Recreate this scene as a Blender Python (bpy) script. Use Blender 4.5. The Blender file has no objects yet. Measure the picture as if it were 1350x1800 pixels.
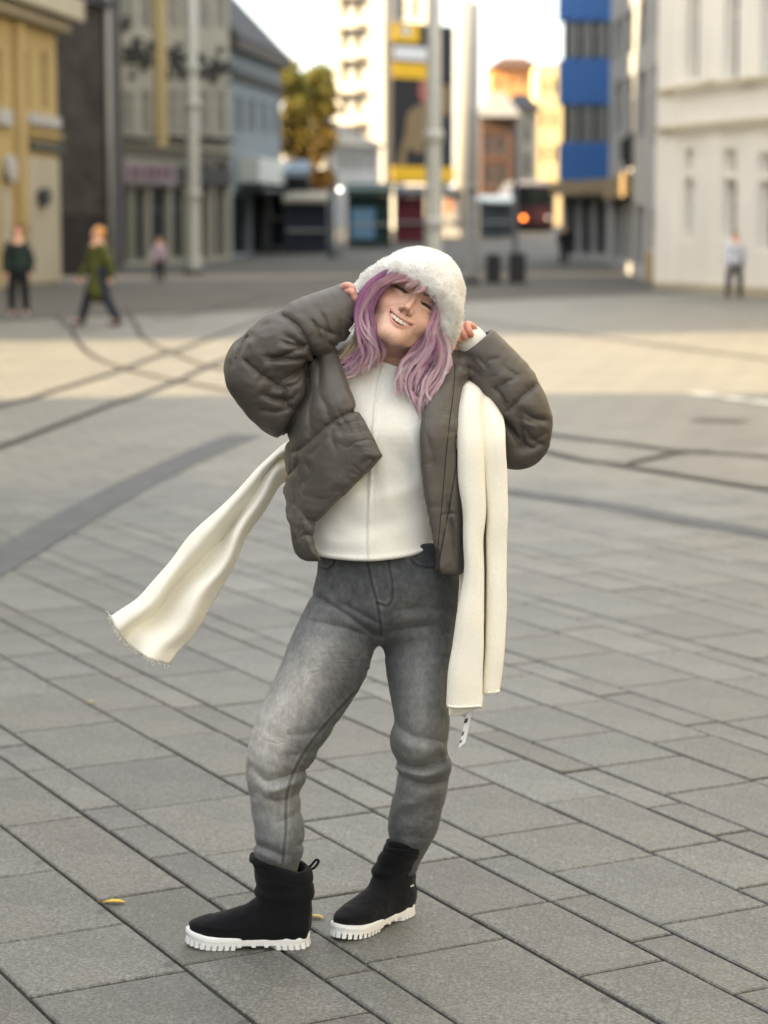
import bpy, bmesh, math, random, os
import numpy as np
from mathutils import Vector, Matrix, Euler
random.seed(7); RNG = np.random.default_rng(7)
SC = bpy.context.scene; COL = SC.collection
R = math.radians
# ------------------------------------------------------------------ camera
FPX, HY, HCAM = 3800.0, 390.0, 1.6          # focal length and horizon row of the 1350x1800 photograph, eye height
TH = math.atan2(900 - HY, FPX)
cam_d = bpy.data.cameras.new('camera'); cam = bpy.data.objects.new('camera', cam_d); COL.objects.link(cam)
cam.location = (0, 0, HCAM); cam.rotation_euler = (math.pi/2 - TH, 0, 0)
cam_d.sensor_fit = 'VERTICAL'; cam_d.sensor_height = 36; cam_d.sensor_width = 27; cam_d.lens = FPX/1800*36
cam_d.clip_start = 0.1; cam_d.clip_end = 3000
cam_d.dof.use_dof = True; cam_d.dof.focus_distance = 4.62; cam_d.dof.aperture_fstop = 3.0
SC.camera = cam
# ------------------------------------------------------------------ world, sun, exposure
SUN_EL, SUN_AZ = 24.0, 14.0                 # sun comes from the left, SUN_AZ degrees behind the camera's side line
sd = Vector((-math.cos(R(SUN_AZ))*math.cos(R(SUN_EL)), -math.sin(R(SUN_AZ))*math.cos(R(SUN_EL)), math.sin(R(SUN_EL))))
world = bpy.data.worlds.new('World'); SC.world = world; world.use_nodes = True
wn = world.node_tree.nodes; wl = world.node_tree.links; wn.clear()
sky = wn.new('ShaderNodeTexSky'); sky.sky_type = 'NISHITA'; sky.sun_disc = False
sky.sun_elevation = R(SUN_EL); sky.sun_rotation = math.atan2(sd.x, sd.y)
sky.air_density = 1.0; sky.dust_density = 2.5; sky.ozone_density = 1.0
wb = wn.new('ShaderNodeBackground'); wb.inputs['Strength'].default_value = 0.15
wo = wn.new('ShaderNodeOutputWorld'); wl.new(wb.outputs[0], wo.inputs[0])
# thin bright cloud veil over the blue
wt = wn.new('ShaderNodeTexCoord'); wm = wn.new('ShaderNodeMapping'); wm.inputs['Scale'].default_value = (1, 1, 2.6); wz = wn.new('ShaderNodeTexNoise'); wz.inputs['Scale'].default_value = 2.6; wz.inputs['Detail'].default_value = 7; wz.inputs['Roughness'].default_value = .58
wr = wn.new('ShaderNodeMapRange'); wr.inputs[1].default_value = .34; wr.inputs[2].default_value = .62; wr.inputs[3].default_value = .50; wr.inputs[4].default_value = .92
wx = wn.new('ShaderNodeMix'); wx.data_type = 'RGBA'; wx.inputs['B'].default_value = (4.12, 4.06, 3.86, 1)
wl.new(wt.outputs['Generated'], wm.inputs[0]); wl.new(wm.outputs[0], wz.inputs['Vector']); wl.new(wz.outputs['Fac'], wr.inputs[0]); wl.new(wr.outputs[0], wx.inputs['Factor']); wl.new(sky.outputs[0], wx.inputs['A']); wl.new(wx.outputs['Result'], wb.inputs[0])
sun_d = bpy.data.lights.new('sun', 'SUN'); sun_d.energy = 4.8; sun_d.angle = R(0.6); sun_d.color = (1, 0.76, 0.45)
sun = bpy.data.objects.new('sun', sun_d); COL.objects.link(sun); sun.location = (-30, -10, 40)
sun.rotation_euler = (-sd).to_track_quat('-Z', 'Y').to_euler()
SC.view_settings.view_transform = 'Standard'; SC.view_settings.look = 'None'
SC.view_settings.exposure = 2.05; SC.view_settings.gamma = 1
SC.render.engine = 'CYCLES'
SC.cycles.use_denoising = True; SC.cycles.max_bounces = 6; SC.cycles.diffuse_bounces = 4
SC.cycles.transparent_max_bounces = 6; SC.cycles.caustics_reflective = False; SC.cycles.caustics_refractive = False
SC.cycles.sample_clamp_indirect = 8
# ------------------------------------------------------------------ photograph <-> place
CT, ST = math.cos(TH), math.sin(TH)
def W(u, v, Y):
    """the point of the place at depth Y that the photograph shows at (u, v)"""
    xr = (u - 675)/FPX; zr = (900 - v)/FPX
    d = np.array([xr, CT + zr*ST, -ST + zr*CT]); return d*(Y/d[1]) + np.array([0, 0, HCAM])
def G(u, v, z=0.0):
    xr = (u - 675)/FPX; zr = (900 - v)/FPX
    d = np.array([xr, CT + zr*ST, -ST + zr*CT]); t = (z - HCAM)/d[2]
    return np.array([d[0]*t, d[1]*t, z])
def UV(P):
    dep = P[:, 1]*CT - (P[:, 2] - HCAM)*ST
    return 675 + FPX*P[:, 0]/dep, 900 - FPX*(P[:, 1]*ST + (P[:, 2] - HCAM)*CT)/dep
# ------------------------------------------------------------------ objects and meshes
def put(name, me, parent=None, mat=None):
    o = bpy.data.objects.new(name, me); COL.objects.link(o)
    if parent is not None: o.parent = parent
    if mat is not None and me is not None and not me.materials: me.materials.append(mat)
    return o
def tag(o, label=None, cat=None, group=None, kind=None):
    if label: o['label'] = label
    if cat: o['category'] = cat
    if group: o['group'] = group
    if kind: o['kind'] = kind
    return o
def empty(name, loc=(0, 0, 0), rz=0.0, parent=None):
    o = bpy.data.objects.new(name, None); COL.objects.link(o); o.location = loc; o.rotation_euler = (0, 0, rz)
    o.empty_display_size = 0.1
    if parent is not None: o.parent = parent
    return o
def mesh_np(name, V, F, smooth=True, col=None):
    """mesh from numpy arrays; F is (n,3) or (n,4)"""
    V = np.asarray(V, np.float32); F = np.asarray(F, np.int32)
    me = bpy.data.meshes.new(name); n, k = F.shape
    me.vertices.add(len(V)); me.vertices.foreach_set('co', V.ravel())
    me.loops.add(n*k); me.loops.foreach_set('vertex_index', F.ravel())
    me.polygons.add(n); me.polygons.foreach_set('loop_start', np.arange(0, n*k, k, dtype=np.int32))
    me.polygons.foreach_set('use_smooth', np.full(n, smooth))
    me.update(calc_edges=True); me.validate()
    if col is not None:
        a = me.color_attributes.new('Col', 'FLOAT_COLOR', 'POINT')
        c = np.ones((len(V), 4), np.float32); c[:, :3] = col; a.data.foreach_set('color', c.ravel())
    return me
class MB:
    """collects boxes, prisms, tubes, lathes; build() links them as one mesh object"""
    def __init__(s): s.v = []; s.f = []
    def add(s, vs, fs):
        b = len(s.v); s.v += [tuple(map(float, p)) for p in vs]; s.f += [tuple(b + i for i in f) for f in fs]; return s
    def box(s, c, d, rz=0.0):
        cx, cy, cz = c; a, b, h = d[0]/2, d[1]/2, d[2]/2; cs, sn = math.cos(rz), math.sin(rz)
        vs = []
        for z in (-h, h):
            for x, y in ((-a, -b), (a, -b), (a, b), (-a, b)): vs.append((cx + x*cs - y*sn, cy + x*sn + y*cs, cz + z))
        return s.add(vs, [(3, 2, 1, 0), (4, 5, 6, 7), (0, 1, 5, 4), (1, 2, 6, 5), (2, 3, 7, 6), (3, 0, 4, 7)])
    def prism(s, poly, z0, z1):
        n = len(poly); a = sum(poly[i][0]*poly[(i+1) % n][1] - poly[(i+1) % n][0]*poly[i][1] for i in range(n))
        if a < 0: poly = poly[::-1]
        vs = [(p[0], p[1], z0) for p in poly] + [(p[0], p[1], z1) for p in poly]
        fs = [tuple(range(n))[::-1], tuple(range(n, 2*n))] + [(i, (i+1) % n, n+(i+1) % n, n+i) for i in range(n)]
        return s.add(vs, fs)
    def lathe(s, c, prof, n=16, sx=1, sy=1):
        vs = []; fs = []
        for r, z in prof:
            for k in range(n):
                t = 2*math.pi*k/n; vs.append((c[0] + r*sx*math.cos(t), c[1] + r*sy*math.sin(t), c[2] + z))
        m = len(prof)
        for j in range(m-1):
            for k in range(n): fs.append((j*n+k, j*n+(k+1) % n, (j+1)*n+(k+1) % n, (j+1)*n+k))
        fs.append(tuple(range(n))[::-1]); fs.append(tuple(range((m-1)*n, m*n)))
        return s.add(vs, fs)
    def tube(s, pts, rad, n=8, flat=1.0):
        pts = [np.asarray(p, float) for p in pts]; m = len(pts)
        rad = [rad]*m if np.isscalar(rad) else rad; vs = []; fs = []
        for i, p in enumerate(pts):
            t = pts[min(i+1, m-1)] - pts[max(i-1, 0)]; t = t/(np.linalg.norm(t) + 1e-9)
            up = np.array([0, 1, 0]) if abs(t[1]) < .85 else np.array([1, 0, 0])
            a = np.cross(t, up); a /= np.linalg.norm(a); b = np.cross(a, t)
            for k in range(n):
                q = 2*math.pi*k/n; vs.append(p + rad[i]*(math.cos(q)*a + math.sin(q)*b*flat))
        for i in range(m-1):
            for k in range(n): fs.append((i*n+k, (i+1)*n+k, (i+1)*n+(k+1) % n, i*n+(k+1) % n))
        fs.append(tuple(range(n))); fs.append(tuple(range((m-1)*n, m*n))[::-1])
        return s.add(vs, fs)
    def mesh(s, name, smooth=False):
        me = bpy.data.meshes.new(name); me.from_pydata(s.v, [], s.f); me.update()
        if smooth: me.polygons.foreach_set('use_smooth', [True]*len(me.polygons))
        return me
    def build(s, name, mat, parent=None, smooth=False): return put(name, s.mesh(name, smooth), parent, mat)
def bevel(o, w, seg=2):
    m = o.modifiers.new('bevel', 'BEVEL'); m.width = w; m.segments = seg; m.limit_method = 'ANGLE'; m.angle_limit = R(40); return o
# ------------------------------------------------------------------ materials
def mat(name, col, rough=0.7, var=0.0, scale=8.0, bump=0.0, bscale=40.0, metal=0.0, spec=0.3, sheen=0.0, vcol=False,
        col2=None, detail=4.0, emit=None, sss=0.0, stretch=None, bdist=0.01, alpha=None, coat=0.0):
    m = bpy.data.materials.new(name); m.use_nodes = True; nt = m.node_tree; N = nt.nodes; L = nt.links
    p = N['Principled BSDF']; p.inputs['Roughness'].default_value = rough; p.inputs['Metallic'].default_value = metal
    p.inputs['Specular IOR Level'].default_value = spec; p.inputs['Base Color'].default_value = (*col, 1)
    p.inputs['Coat Weight'].default_value = coat
    if sheen: p.inputs['Sheen Weight'].default_value = sheen; p.inputs['Sheen Roughness'].default_value = 0.5
    if sss:
        p.inputs['Subsurface Weight'].default_value = sss; p.inputs['Subsurface Radius'].default_value = (1, .4, .25)
        p.inputs['Subsurface Scale'].default_value = 0.008
    tc = N.new('ShaderNodeTexCoord'); src = tc.outputs['Object']
    if stretch:
        mp = N.new('ShaderNodeMapping'); mp.inputs['Scale'].default_value = stretch; L.new(src, mp.inputs[0]); src = mp.outputs[0]
    base = None
    if vcol:
        at = N.new('ShaderNodeAttribute'); at.attribute_name = 'Col'; base = at.outputs['Color']
    if var or col2:
        nz = N.new('ShaderNodeTexNoise'); nz.inputs['Scale'].default_value = scale; nz.inputs['Detail'].default_value = detail
        nz.inputs['Roughness'].default_value = 0.62; L.new(src, nz.inputs['Vector'])
        rp = N.new('ShaderNodeMapRange'); rp.inputs[1].default_value = 0.3; rp.inputs[2].default_value = 0.7
        L.new(nz.outputs['Fac'], rp.inputs[0])
        mx = N.new('ShaderNodeMix'); mx.data_type = 'RGBA'
        if base is not None:
            rp.inputs[3].default_value = 1 - var; rp.inputs[4].default_value = 1 + var
            mx.blend_type = 'MULTIPLY'; mx.inputs['Factor'].default_value = 1
            L.new(base, mx.inputs['A']); L.new(rp.outputs[0], mx.inputs['B'])
        else:
            c2 = col2 if col2 else tuple(c*(1 - var) for c in col); c1 = col if col2 else tuple(min(1, c*(1 + var)) for c in col)
            mx.inputs['A'].default_value = (*c1, 1); mx.inputs['B'].default_value = (*c2, 1); L.new(rp.outputs[0], mx.inputs['Factor'])
        base = mx.outputs['Result']
    if base is not None: L.new(base, p.inputs['Base Color'])
    if bump:
        nb = N.new('ShaderNodeTexNoise'); nb.inputs['Scale'].default_value = bscale; nb.inputs['Detail'].default_value = 5
        L.new(src, nb.inputs['Vector']); bp = N.new('ShaderNodeBump'); bp.inputs['Strength'].default_value = bump
        bp.inputs['Distance'].default_value = bdist; L.new(nb.outputs['Fac'], bp.inputs['Height']); L.new(bp.outputs[0], p.inputs['Normal'])
    if emit:
        p.inputs['Emission Color'].default_value = (*emit[0], 1); p.inputs['Emission Strength'].default_value = emit[1]
    return m
def crease(m, layers, stretch=(1, 1, 1)):
    """crisp cloth creases: ridged noise as bump; layers are (scale, distance)"""
    N = m.node_tree.nodes; L = m.node_tree.links; p = N['Principled BSDF']; tc = N.new('ShaderNodeTexCoord'); mp = N.new('ShaderNodeMapping'); mp.inputs['Scale'].default_value = stretch; L.new(tc.outputs['Object'], mp.inputs[0])
    prev = p.inputs['Normal'].links[0].from_socket if p.inputs['Normal'].links else None
    for sc, dist in layers:
        n = N.new('ShaderNodeTexNoise'); n.inputs['Scale'].default_value = sc; n.inputs['Detail'].default_value = 2.5; n.inputs['Roughness'].default_value = .5; n.inputs['Distortion'].default_value = .8; L.new(mp.outputs[0], n.inputs['Vector'])
        a = N.new('ShaderNodeMath'); a.operation = 'SUBTRACT'; a.inputs[1].default_value = .5; L.new(n.outputs['Fac'], a.inputs[0]); b = N.new('ShaderNodeMath'); b.operation = 'ABSOLUTE'; L.new(a.outputs[0], b.inputs[0])
        c = N.new('ShaderNodeMath'); c.operation = 'POWER'; c.inputs[1].default_value = .8; L.new(b.outputs[0], c.inputs[0])
        k = N.new('ShaderNodeTexNoise'); k.inputs['Scale'].default_value = sc*.55; k.inputs['Detail'].default_value = 1.0; L.new(tc.outputs['Object'], k.inputs['Vector'])      # creases gather in places only
        kr = N.new('ShaderNodeMapRange'); kr.inputs[1].default_value = .46; kr.inputs[2].default_value = .66; kr.interpolation_type = 'SMOOTHSTEP'; L.new(k.outputs['Fac'], kr.inputs[0])
        d0 = N.new('ShaderNodeMath'); d0.operation = 'SUBTRACT'; d0.inputs[1].default_value = .25; L.new(c.outputs[0], d0.inputs[0]); d1 = N.new('ShaderNodeMath'); d1.operation = 'MULTIPLY'; L.new(d0.outputs[0], d1.inputs[0]); L.new(kr.outputs[0], d1.inputs[1])
        bp = N.new('ShaderNodeBump'); bp.inputs['Strength'].default_value = 1.0; bp.inputs['Distance'].default_value = dist; L.new(d1.outputs[0], bp.inputs['Height'])
        if prev is not None: L.new(prev, bp.inputs['Normal'])
        prev = bp.outputs[0]
    L.new(prev, p.inputs['Normal']); return m
def srgb(r, g, b): return tuple(((c/255)/12.92 if c/255 <= .04045 else ((c/255 + .055)/1.055)**2.4) for c in (r, g, b))
# ------------------------------------------------------------------ implicit surfaces
def smin(a, b, k):
    h = np.clip(0.5 + 0.5*(b - a)/k, 0, 1); return b + (a - b)*h - k*h*(1 - h)
def smax(a, b, k): return -smin(-a, -b, k)
def spl(pts, n=8):
    """Catmull-Rom resampling of a point list (any dimension)"""
    p = np.asarray(pts, float)
    if len(p) < 3: return np.array([p[0] + (p[-1] - p[0])*t for t in np.linspace(0, 1, n + 1)])
    q = np.vstack([2*p[0] - p[1], p, 2*p[-1] - p[-2]]); out = []
    for i in range(1, len(q) - 2):
        for t in np.arange(n)/n:
            a, b, c, d = q[i-1], q[i], q[i+1], q[i+2]
            out.append(0.5*((2*b) + (c - a)*t + (2*a - 5*b + 4*c - d)*t*t + (3*b - a - 3*c + d)*t**3))
    out.append(p[-1]); return np.array(out)
def ell(P, c, r):
    r = np.asarray(r, np.float32); q = (np.asarray(P, np.float32) - np.asarray(c, np.float32))/r; k0 = np.sqrt((q*q).sum(1)); q2 = q/r
    k1 = np.sqrt((q2*q2).sum(1)) + 1e-9
    return np.where(k0 < 1e-4, -r.min(), k0*(k0 - 1)/k1)
def rchain(P, pts, rad):
    """round tapered tube through the points"""
    pts = np.asarray(pts, np.float32); rad = np.asarray(rad, np.float32); d = np.full(len(P), 9.0 if abs(pts).max() < 30 else 999., np.float32); P = np.asarray(P, np.float32)
    x, y, z = np.ascontiguousarray(P.T)
    for i in range(len(pts) - 1):
        a = pts[i]; ab = pts[i+1] - a; q = ab/(ab @ ab + np.float32(1e-12)); ex, ey, ez = x - a[0], y - a[1], z - a[2]
        t = np.clip(ex*q[0] + ey*q[1] + ez*q[2], 0, 1); ex -= t*ab[0]; ey -= t*ab[1]; ez -= t*ab[2]
        d = np.minimum(d, np.sqrt(ex*ex + ey*ey + ez*ez) - (rad[i] + (rad[i+1] - rad[i])*t))
    return d
def pl2(u, v, pts):
    """distance to a 2-D polyline"""
    pts = np.asarray(pts, float); d = np.full(len(u), 1e9)
    for i in range(len(pts) - 1):
        ax, ay = pts[i][:2]; bx, by = pts[i+1][0] - ax, pts[i+1][1] - ay
        t = np.clip(((u - ax)*bx + (v - ay)*by)/(bx*bx + by*by + 1e-9), 0, 1)
        d = np.minimum(d, (u - ax - t*bx)**2 + (v - ay - t*by)**2)
    return np.sqrt(d)
def poly2(u, v, pts):
    """signed distance to a 2-D polygon (negative inside)"""
    pts = np.asarray(pts, float); d = pl2(u, v, np.vstack([pts, pts[:1]])); ins = np.zeros(len(u), bool); n = len(pts)
    for i in range(n):
        x0, y0 = pts[i][:2]; x1, y1 = pts[(i+1) % n][:2]
        if y0 == y1: continue
        ins ^= ((y0 > v) != (y1 > v)) & (u < (x1 - x0)*(v - y0)/(y1 - y0) + x0)
    return np.where(ins, -d, d)
_nt = (RNG.random((64, 64, 64))*2 - 1).astype(np.float32).ravel()
def noise3(P, s, seed=0):
    Q = (P*np.asarray(s, np.float32) + np.float32(seed*7.31)).astype(np.float32); I = np.floor(Q); f = Q - I; I = I.astype(np.int32) & 63; f = f*f*(3 - 2*f)
    J = (I + 1) & 63; x0, x1 = I[:, 0] << 12, J[:, 0] << 12; y0, y1 = I[:, 1] << 6, J[:, 1] << 6; z0, z1 = I[:, 2], J[:, 2]
    fx, fy, fz = f[:, 0], f[:, 1], f[:, 2]; t = _nt
    a = t[x0 + y0 + z0]; a = a + (t[x1 + y0 + z0] - a)*fx; b = t[x0 + y1 + z0]; b = b + (t[x1 + y1 + z0] - b)*fx
    c = t[x0 + y0 + z1]; c = c + (t[x1 + y0 + z1] - c)*fx; d = t[x0 + y1 + z1]; d = d + (t[x1 + y1 + z1] - d)*fx
    a = a + (b - a)*fy; c = c + (d - c)*fy; return a + (c - a)*fz
class Map2:
    """a function of the photograph's (u, v), tabulated so that it can be looked up quickly"""
    def __init__(s, box, step=1.0):
        s.u0, s.v0, u1, v1 = box; s.st = step; s.nu = int((u1 - s.u0)/step) + 2; s.nv = int((v1 - s.v0)/step) + 2
        g = np.meshgrid(s.u0 + np.arange(s.nu)*step, s.v0 + np.arange(s.nv)*step, indexing='ij'); s.U, s.V = g; s.A = np.zeros((s.nu, s.nv), np.float32)
    def full(s, fn): s.A = fn(s.U.ravel(), s.V.ravel()).reshape(s.nu, s.nv).astype(np.float32); return s
    def folds(s, F, prof='g'):
        for pts, amp, w in F:
            p = spl(pts, 5); m = 3.2*w if prof == 'g' else 6*w
            a0, a1 = int(max(0, (p[:, 0].min() - m - s.u0)/s.st)), int(min(s.nu, (p[:, 0].max() + m - s.u0)/s.st + 1))
            b0, b1 = int(max(0, (p[:, 1].min() - m - s.v0)/s.st)), int(min(s.nv, (p[:, 1].max() + m - s.v0)/s.st + 1))
            if a1 <= a0 or b1 <= b0: continue
            U, V = s.U[a0:a1, b0:b1], s.V[a0:a1, b0:b1]; d = pl2(U.ravel(), V.ravel(), p)
            # amplitude dies away towards both ends of the line
            e = np.minimum(np.hypot(U.ravel() - p[0, 0], V.ravel() - p[0, 1]), np.hypot(U.ravel() - p[-1, 0], V.ravel() - p[-1, 1]))
            k = np.clip(.35 + e/(3*w), 0, 1)*(np.exp(-(d/w)**2) if prof == 'g' else np.exp(-d/w))
            s.A[a0:a1, b0:b1] += (amp*k).reshape(U.shape)
        return s
    def __call__(s, u, v):
        x = np.clip((u - s.u0)/s.st, 0, s.nu - 1.001).astype(np.float32); y = np.clip((v - s.v0)/s.st, 0, s.nv - 1.001).astype(np.float32)
        i = x.astype(np.int32); j = y.astype(np.int32); x -= i; y -= j; A = s.A
        a = A[i, j]; a = a + (A[i+1, j] - a)*x; b = A[i, j+1]; b = b + (A[i+1, j+1] - b)*x; return a + (b - a)*y
def sint(x, xp, fp, n=400):
    """smooth interpolation through key values"""
    xp = np.asarray(xp, float); g = np.linspace(xp[0], xp[-1], n); h = np.interp(g, xp, fp); w = max(3, int(n/len(xp)*.45)); k = np.ones(w)/w
    for _ in range(2): h = np.convolve(np.pad(h, (w, w), 'edge'), k, 'same')[w:-w]
    return np.interp(x, g, h).astype(np.float32)
from concurrent.futures import ThreadPoolExecutor
POOL = ThreadPoolExecutor(4)
def pmap(f, P, n=24000):
    P = np.asarray(P, np.float32)
    if len(P) <= n: return f(P)
    return np.concatenate(list(POOL.map(f, [P[i:i+n] for i in range(0, len(P), n)])))
def sdf_mesh(f, lo, hi, h, lip=1.35, newton=1):
    """surface nets on a sparse grid -> vertices, quads"""
    lo = np.asarray(lo, float); hi = np.asarray(hi, float); B = 4
    nb = np.ceil((hi - lo)/(h*B*4)).astype(int)*4; n = nb*B
    # three levels: 16-, 4- and 1-cell blocks
    big = np.stack(np.meshgrid(*[np.arange(k//4) for k in nb], indexing='ij'), -1).reshape(-1, 3)
    db = pmap(f, lo + (big*16 + 7.5)*h); D = np.repeat(np.repeat(np.repeat(db.reshape(nb//4).astype(np.float32), 16, 0), 16, 1), 16, 2)
    ab = big[np.abs(db) < 16*h*.87*1.25 + .012]; o4 = np.stack(np.meshgrid(*[np.arange(4)]*3, indexing='ij'), -1).reshape(-1, 3)
    bc = (ab[:, None]*4 + o4[None]).reshape(-1, 3); dc = pmap(f, lo + (bc*B + 1.5)*h)
    D6 = D.reshape(nb[0], B, nb[1], B, nb[2], B); D6[bc[:, 0], :, bc[:, 1], :, bc[:, 2], :] = dc[:, None, None, None]
    act = bc[np.abs(dc) < B*h*.87*lip + .001]
    I = (act[:, None]*B + o4[None]).reshape(-1, 3); D[I[:, 0], I[:, 1], I[:, 2]] = pmap(f, lo + I*h)
    s = D < 0
    c = [s[x:n[0]-1+x, y:n[1]-1+y, z:n[2]-1+z] for x in (0, 1) for y in (0, 1) for z in (0, 1)]
    cnt = sum(k.astype(np.int8) for k in c); A = np.argwhere((cnt > 0) & (cnt < 8))
    acc = np.zeros((len(A), 3)); num = np.zeros(len(A))
    cor = [(x, y, z) for x in (0, 1) for y in (0, 1) for z in (0, 1)]
    for a in range(8):
        for b in range(a+1, 8):
            if sum(abs(p - q) for p, q in zip(cor[a], cor[b])) != 1: continue
            ia = A + cor[a]; ib = A + cor[b]; da = D[ia[:, 0], ia[:, 1], ia[:, 2]]; d_ = D[ib[:, 0], ib[:, 1], ib[:, 2]]
            m = (da < 0) != (d_ < 0); t = np.where(m, da/(da - d_ + 1e-12), 0)
            acc += np.where(m[:, None], ia + t[:, None]*(ib - ia), 0); num += m
    V = lo + acc/np.maximum(num, 1)[:, None]*h
    vid = np.full(n - 1, -1, np.int32); vid[A[:, 0], A[:, 1], A[:, 2]] = np.arange(len(A)); Fs = []
    for ax in range(3):
        s0 = np.take(s, range(n[ax]-1), ax); s1 = np.take(s, range(1, n[ax]), ax)
        E = np.argwhere(s0 != s1); b, cx = (ax+1) % 3, (ax+2) % 3
        E = E[(E[:, b] > 0) & (E[:, cx] > 0) & (E[:, b] < n[b]-1) & (E[:, cx] < n[cx]-1)]
        def g(ob, oc):
            Q = E.copy(); Q[:, b] -= ob; Q[:, cx] -= oc; return vid[Q[:, 0], Q[:, 1], Q[:, 2]]
        q = np.stack([g(1, 1), g(0, 1), g(0, 0), g(1, 0)], 1); fl = s[E[:, 0], E[:, 1], E[:, 2]]
        q[~fl] = q[~fl][:, ::-1]; Fs.append(q)
    F = np.vstack(Fs); F = F[(F >= 0).all(1)]
    for _ in range(newton):
        d = pmap(f, V); e = h*.5; g_ = np.stack([pmap(f, V + np.eye(3)[k]*e) - d for k in range(3)], 1)/e
        V = V - g_*np.clip(d/np.maximum((g_*g_).sum(1), .2), -h*.6, h*.6)[:, None]
    return V, F
def trace(f, uv, y0=4.1, y1=5.3):
    """where the photograph's rays through the points uv first meet the surface f"""
    uv = np.asarray(uv, float); out = []
    Yd = np.array([W(a, b, 1.0) for a, b in uv]) - np.array([0, 0, HCAM]); t = np.full(len(uv), y0)
    sp = np.sqrt((Yd*Yd).sum(1))
    for _ in range(90):
        P = Yd*t[:, None] + np.array([0, 0, HCAM]); d = f(P); t = np.minimum(t + d*.6/sp, y1)
    return Yd*t[:, None] + np.array([0, 0, HCAM])
# ====================================================================== ground, paving, rails
def gz(Y):
    t = np.clip((np.asarray(Y, float) - 85)/45, 0, 1); return 1.25*t*t*(3 - 2*t)      # the street climbs a little in the distance
def mat_ground():
    m = mat('street_paving', srgb(120, 118, 110), .6, spec=.5, col2=srgb(104, 103, 97), scale=.9, bump=.25, bscale=60., bdist=.01)
    nt = m.node_tree; N = nt.nodes; L = nt.links; p = N['Principled BSDF']; src = p.inputs['Base Color'].links[0].from_socket
    tc = N.new('ShaderNodeTexCoord'); mp = N.new('ShaderNodeMapping'); mp.inputs['Rotation'].default_value = (0, 0, R(-28)); L.new(tc.outputs['Object'], mp.inputs[0])
    br = N.new('ShaderNodeTexBrick'); br.inputs['Scale'].default_value = 1.0; br.inputs['Brick Width'].default_value = .5; br.inputs['Row Height'].default_value = .3
    br.inputs['Mortar Size'].default_value = .012; br.inputs['Color1'].default_value = (.9, .9, .9, 1); br.inputs['Color2'].default_value = (1.06, 1.05, 1.03, 1); br.inputs['Mortar'].default_value = (.45, .44, .42, 1)
    L.new(mp.outputs[0], br.inputs['Vector']); mx = N.new('ShaderNodeMix'); mx.data_type = 'RGBA'; mx.blend_type = 'MULTIPLY'; mx.inputs['Factor'].default_value = 1
    L.new(src, mx.inputs['A']); L.new(br.outputs['Color'], mx.inputs['B']); L.new(mx.outputs['Result'], p.inputs['Base Color']); return m
ys = np.concatenate([[-60, 2], np.linspace(13.2, 80, 8), np.linspace(86, 132, 24), [180, 300, 600, 1400]]); xs = np.array([-400, -60, -20, 0, 20, 60, 400.])
V = np.array([(x, y, gz(y)) for y in ys for x in xs]); nx = len(xs); V[:2*nx, 2] = -.03; 
i = (np.arange(len(ys) - 1)[:, None]*nx + np.arange(nx - 1)[None]).ravel()
ground = put('ground', mesh_np('ground', V, np.stack([i, i + 1, i + nx + 1, i + nx], 1)), None, mat_ground()); tag(ground, kind='structure')
ysr = np.concatenate([[34], np.linspace(58, 80, 5), np.linspace(86, 132, 24), [180, 300, 600, 1400]]); xr_ = np.array([-400, -60, -20, -10, -7, -4, -1, 2, 5, 8, 12, 20, 60, 400.]); nr = len(xr_)
V = np.array([(x, float(np.clip(42 + 1.1*x, 34, 54)) if k == 0 else y, gz(y) + .004) for k, y in enumerate(ysr) for x in xr_]); i = (np.arange(len(ysr) - 1)[:, None]*nr + np.arange(nr - 1)[None]).ravel()
road = put('road', mesh_np('road', V, np.stack([i, i + 1, i + nr + 1, i + nr], 1)), None, mat('worn_asphalt', srgb(88, 86, 81), .85, col2=srgb(74, 73, 70), scale=.35, bump=.2, bscale=20., bdist=.01)); tag(road, kind='structure')
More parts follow.
